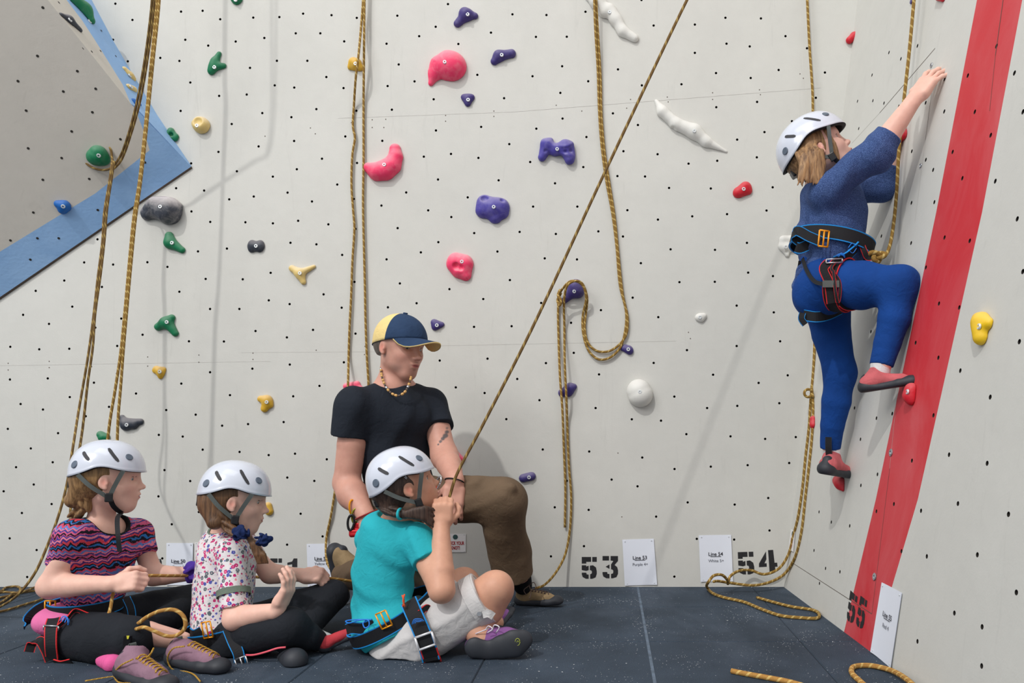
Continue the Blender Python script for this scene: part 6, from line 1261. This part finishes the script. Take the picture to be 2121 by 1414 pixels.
    shoe('climbing_shoe', E, P(1723, 948, 2.79), P(1708, 982, 2.70), P(1758, 990, 2.83), (0, -.15, 1), .16, SUEDEC, 'coral climbing shoe on the lower foot, heel towards the viewer', top=.034)
    ribbon('heel_loop', [P(1716, 905, 2.735), P(1716, 925, 2.73), P(1717, 945, 2.735)], V((1, 0, 0)), .022, .003, WBLK, E)
    Hb = hairball(fr, big=1.03); Hb.half(fr.pt(0, .27, .05), fr.dir(0, 1, -.35)); Hb.half(fr.pt(0, .0, -.42), fr.dir(0, .35, -1), .01); rg = random.Random(4)
    for i in range(44):
        b = rg.uniform(0, 1); far = i % 5 == 4; dy = .12 if far else 0
        s = fr.pt(-.25 if far else .30, -.36+.36*b, rg.uniform(-.02, .12)); e1 = P(1660+44*b+rg.uniform(-4, 4), 345+rg.uniform(-5, 5), 2.525+dy); e2 = P(1654+52*b+rg.uniform(-7, 7), 380+rg.uniform(-8, 6)-4*b, 2.515+dy)
        Hb.chain([s, s.lerp(e1, .5)+V((rg.uniform(-.008, .008), -.010, 0)), e1, e2], [.009, .0095, .008, .0022], k=.0035)
    Hb.chain([fr.pt(.27, .17, .12), fr.pt(.285, .16, -.1), fr.pt(.27, .12, -.28), fr.pt(.26, .08, -.40)], [.010, .009, .007, .003], k=.006); Hb.ell(fr.pt(.36, -.03, -.08), [.05*fr.H, .07*fr.H, .09*fr.H], fr.ax, k=.006, op=1); Hb.disp = wrinkle(.003, 110, 45, (1, 1, .35)); skin_mesh('hair', Hb, .0028, HFAIR, E)
    helmet(fr, E, kx=.46, ky=.555)
    up = V((.13, 0, 1)).normalized(); hc = P(1722, 508, 2.66); hs = belt('harness', hc, V((.128, .01, -.034)), V((0.03, -.128, 0)), (.25, -.05, 1), .047, WBLUE, E, .005, (-180, 181), 40); tag(hs, 'black harness with blue and red edging, yellow buckle')
    frame_buckle('buckle', P(1706, 494, 2.520), ((1, .1, -.1), (.1, 0, 1)), .016, .026, MORANGE, hs, .003)
    ribbon('webbing_tail', [P(1700, 500, 2.545), P(1676, 490, 2.55), P(1650, 478, 2.56), P(1644, 488, 2.575), P(1656, 500, 2.58), P(1676, 507, 2.58)], V((.12, 0, 1)), .034, .003, WBLUE, hs); ribbon('webbing_tail', [P(1672, 508, 2.575), P(1655, 514, 2.57), P(1648, 512, 2.57)], V((.2, 0, 1)), .036, .003, WBLUE, hs)
    ribbon('tie_in_strap', [P(1776, 512, 2.55), P(1762, 526, 2.53), P(1745, 540, 2.515), P(1728, 545, 2.51)], V((.4, -.2, .9)), .045, .004, WBLUE, hs); ribbon('tie_in_strap', [P(1784, 505, 2.55), P(1790, 520, 2.545), P(1797, 533, 2.55), P(1810, 532, 2.55)], V((1, 0, .3)), .02, .004, WRED, hs)
    tubes('blue_bar_tacks', [[P(1731+3*i, 530+i, 2.50), P(1738+2*i, 526-i, 2.50), P(1746+i, 529-i, 2.50), P(1750, 534-2*i, 2.505)] for i in range(3)]+[[P(1757, 513, 2.51), P(1765, 504, 2.515), P(1774, 510, 2.52)], [P(1757, 517, 2.51), P(1766, 524, 2.515), P(1774, 514, 2.52)]], .0013, MBLUECORD, hs, n=4)
    lp = hR.lerp(kR, .22); d = (kR-hR).normalized(); a1 = V((0, 0, 1)); a1 = (a1-d*a1.dot(d)).normalized(); b1 = d.cross(a1)
    if b1.y > 0: b1 = -b1
    belt('leg_loop', lp, a1*.088, b1*.086, d, .045, WRED, hs, .0035, (-180, 181), 32)
    ribbon('webbing_tail', [P(1716, 543, 2.500), P(1706, 556, 2.492), P(1716, 584, 2.485), P(1722, 628, 2.495)], V((1, 0, -.1)), .030, .003, WRED, hs); ribbon('webbing_tail', [P(1730, 542, 2.498), P(1722, 556, 2.488), P(1738, 582, 2.48), P(1740, 605, 2.48), P(1736, 626, 2.485), P(1731, 605, 2.476), P(1726, 560, 2.482)], V((1, -.5, -.1)), .010, .003, WRED, hs)
    frame_buckle('buckle', P(1728, 540, 2.492), ((1, 0, .05), (0, 0, 1)), .026, .006, MSTEEL, hs, bar=False); boxm('strap_keeper', P(1721, 588, 2.480), (.026, .003, .011), WGREY, hs)
    ribbon('elastic_strap', [P(1662, 535, 2.60), P(1672, 562, 2.555), P(1688, 583, 2.52), P(1708, 589, 2.49)], V((.3, 0, 1)), .013, .002, WBLK, hs); ribbon('elastic_strap', [P(1657, 540, 2.64), P(1650, 590, 2.63), P(1656, 635, 2.62), P(1666, 652, 2.62)], V((1, 0, 0)), .010, .002, WBLK, hs)
    ribbon('leg_loop', [P(1664, 652, 2.60), P(1690, 656, 2.575), P(1715, 652, 2.60), P(1742, 640, 2.64)], V((.0, -.1, 1)), .036, .0035, WBLUE, hs); ribbon('webbing_tail', [P(1662, 648, 2.59), P(1660, 660, 2.585), P(1668, 672, 2.585)], V((1, 0, .4)), .022, .003, WBLUE, hs)
    ribbon('leg_loop', [P(1738, 628, 2.50), P(1750, 636, 2.52), P(1768, 636, 2.53), P(1784, 626, 2.54)], V((0, .3, 1)), .022, .003, WRED, hs)
    return E
climber()
# ------------------------------------------------------------------ the empty shoes in front
def loose_shoe(ankle, heel, toe, label, tails):
    o, g = shoe('climbing_shoe', None, ankle, heel, toe, (0, 0, 1), .2, SUEDEP, None, top=.032, hollow=True); tag(o, label, 'shoe', 'mauve climbing shoes left on the floor')
    Op = Blob(); laces(g, o, LACEY, 8, .0021, .36, .84, .345, .235); tubes('lace_ends', tails, .0022, LACEY, o, n=6)
    a = V(ankle); f = (V(toe)-V(heel)).normalized(); s = f.cross(V((0, 0, 1)))
    ribbon('pull_tab', [a-f*.026-V((0, 0, .012)), a-f*.032+V((0, 0, .010)), a-f*.024+V((0, 0, .014)), a-f*.022-V((0, 0, .010))], s, .016, .002, WGREY, o)
    return o
loose_shoe(P(285, 1345, 2.18), P(262, 1400, 2.16)*1+V((0, 0, 0)), P(350, 1432, 2.05), 'mauve climbing shoe with yellow laces, leftmost on the floor', [
  [P(275, 1365, 2.08), P(250, 1378, 2.10), P(236, 1398, 2.14), P(245, 1412, 2.12), P(290, 1412, 2.06)], [P(262, 1398, 2.19), P(225, 1402, 2.165), P(176, 1410, 2.13)], [P(310, 1358, 2.10), P(318, 1342, 2.10), P(313, 1352, 2.09), P(304, 1362, 2.09)]])
loose_shoe(P(383, 1330, 2.30), P(364, 1374, 2.29), P(462, 1392, 2.20), 'mauve climbing shoe with yellow laces beside the floral-shirt girl', [
  [P(382, 1338, 2.20), P(358, 1343, 2.22), P(347, 1365, 2.24), P(355, 1384, 2.24), P(388, 1391, 2.21), P(*fl(402, 1397)), P(*fl(415, 1411))]])
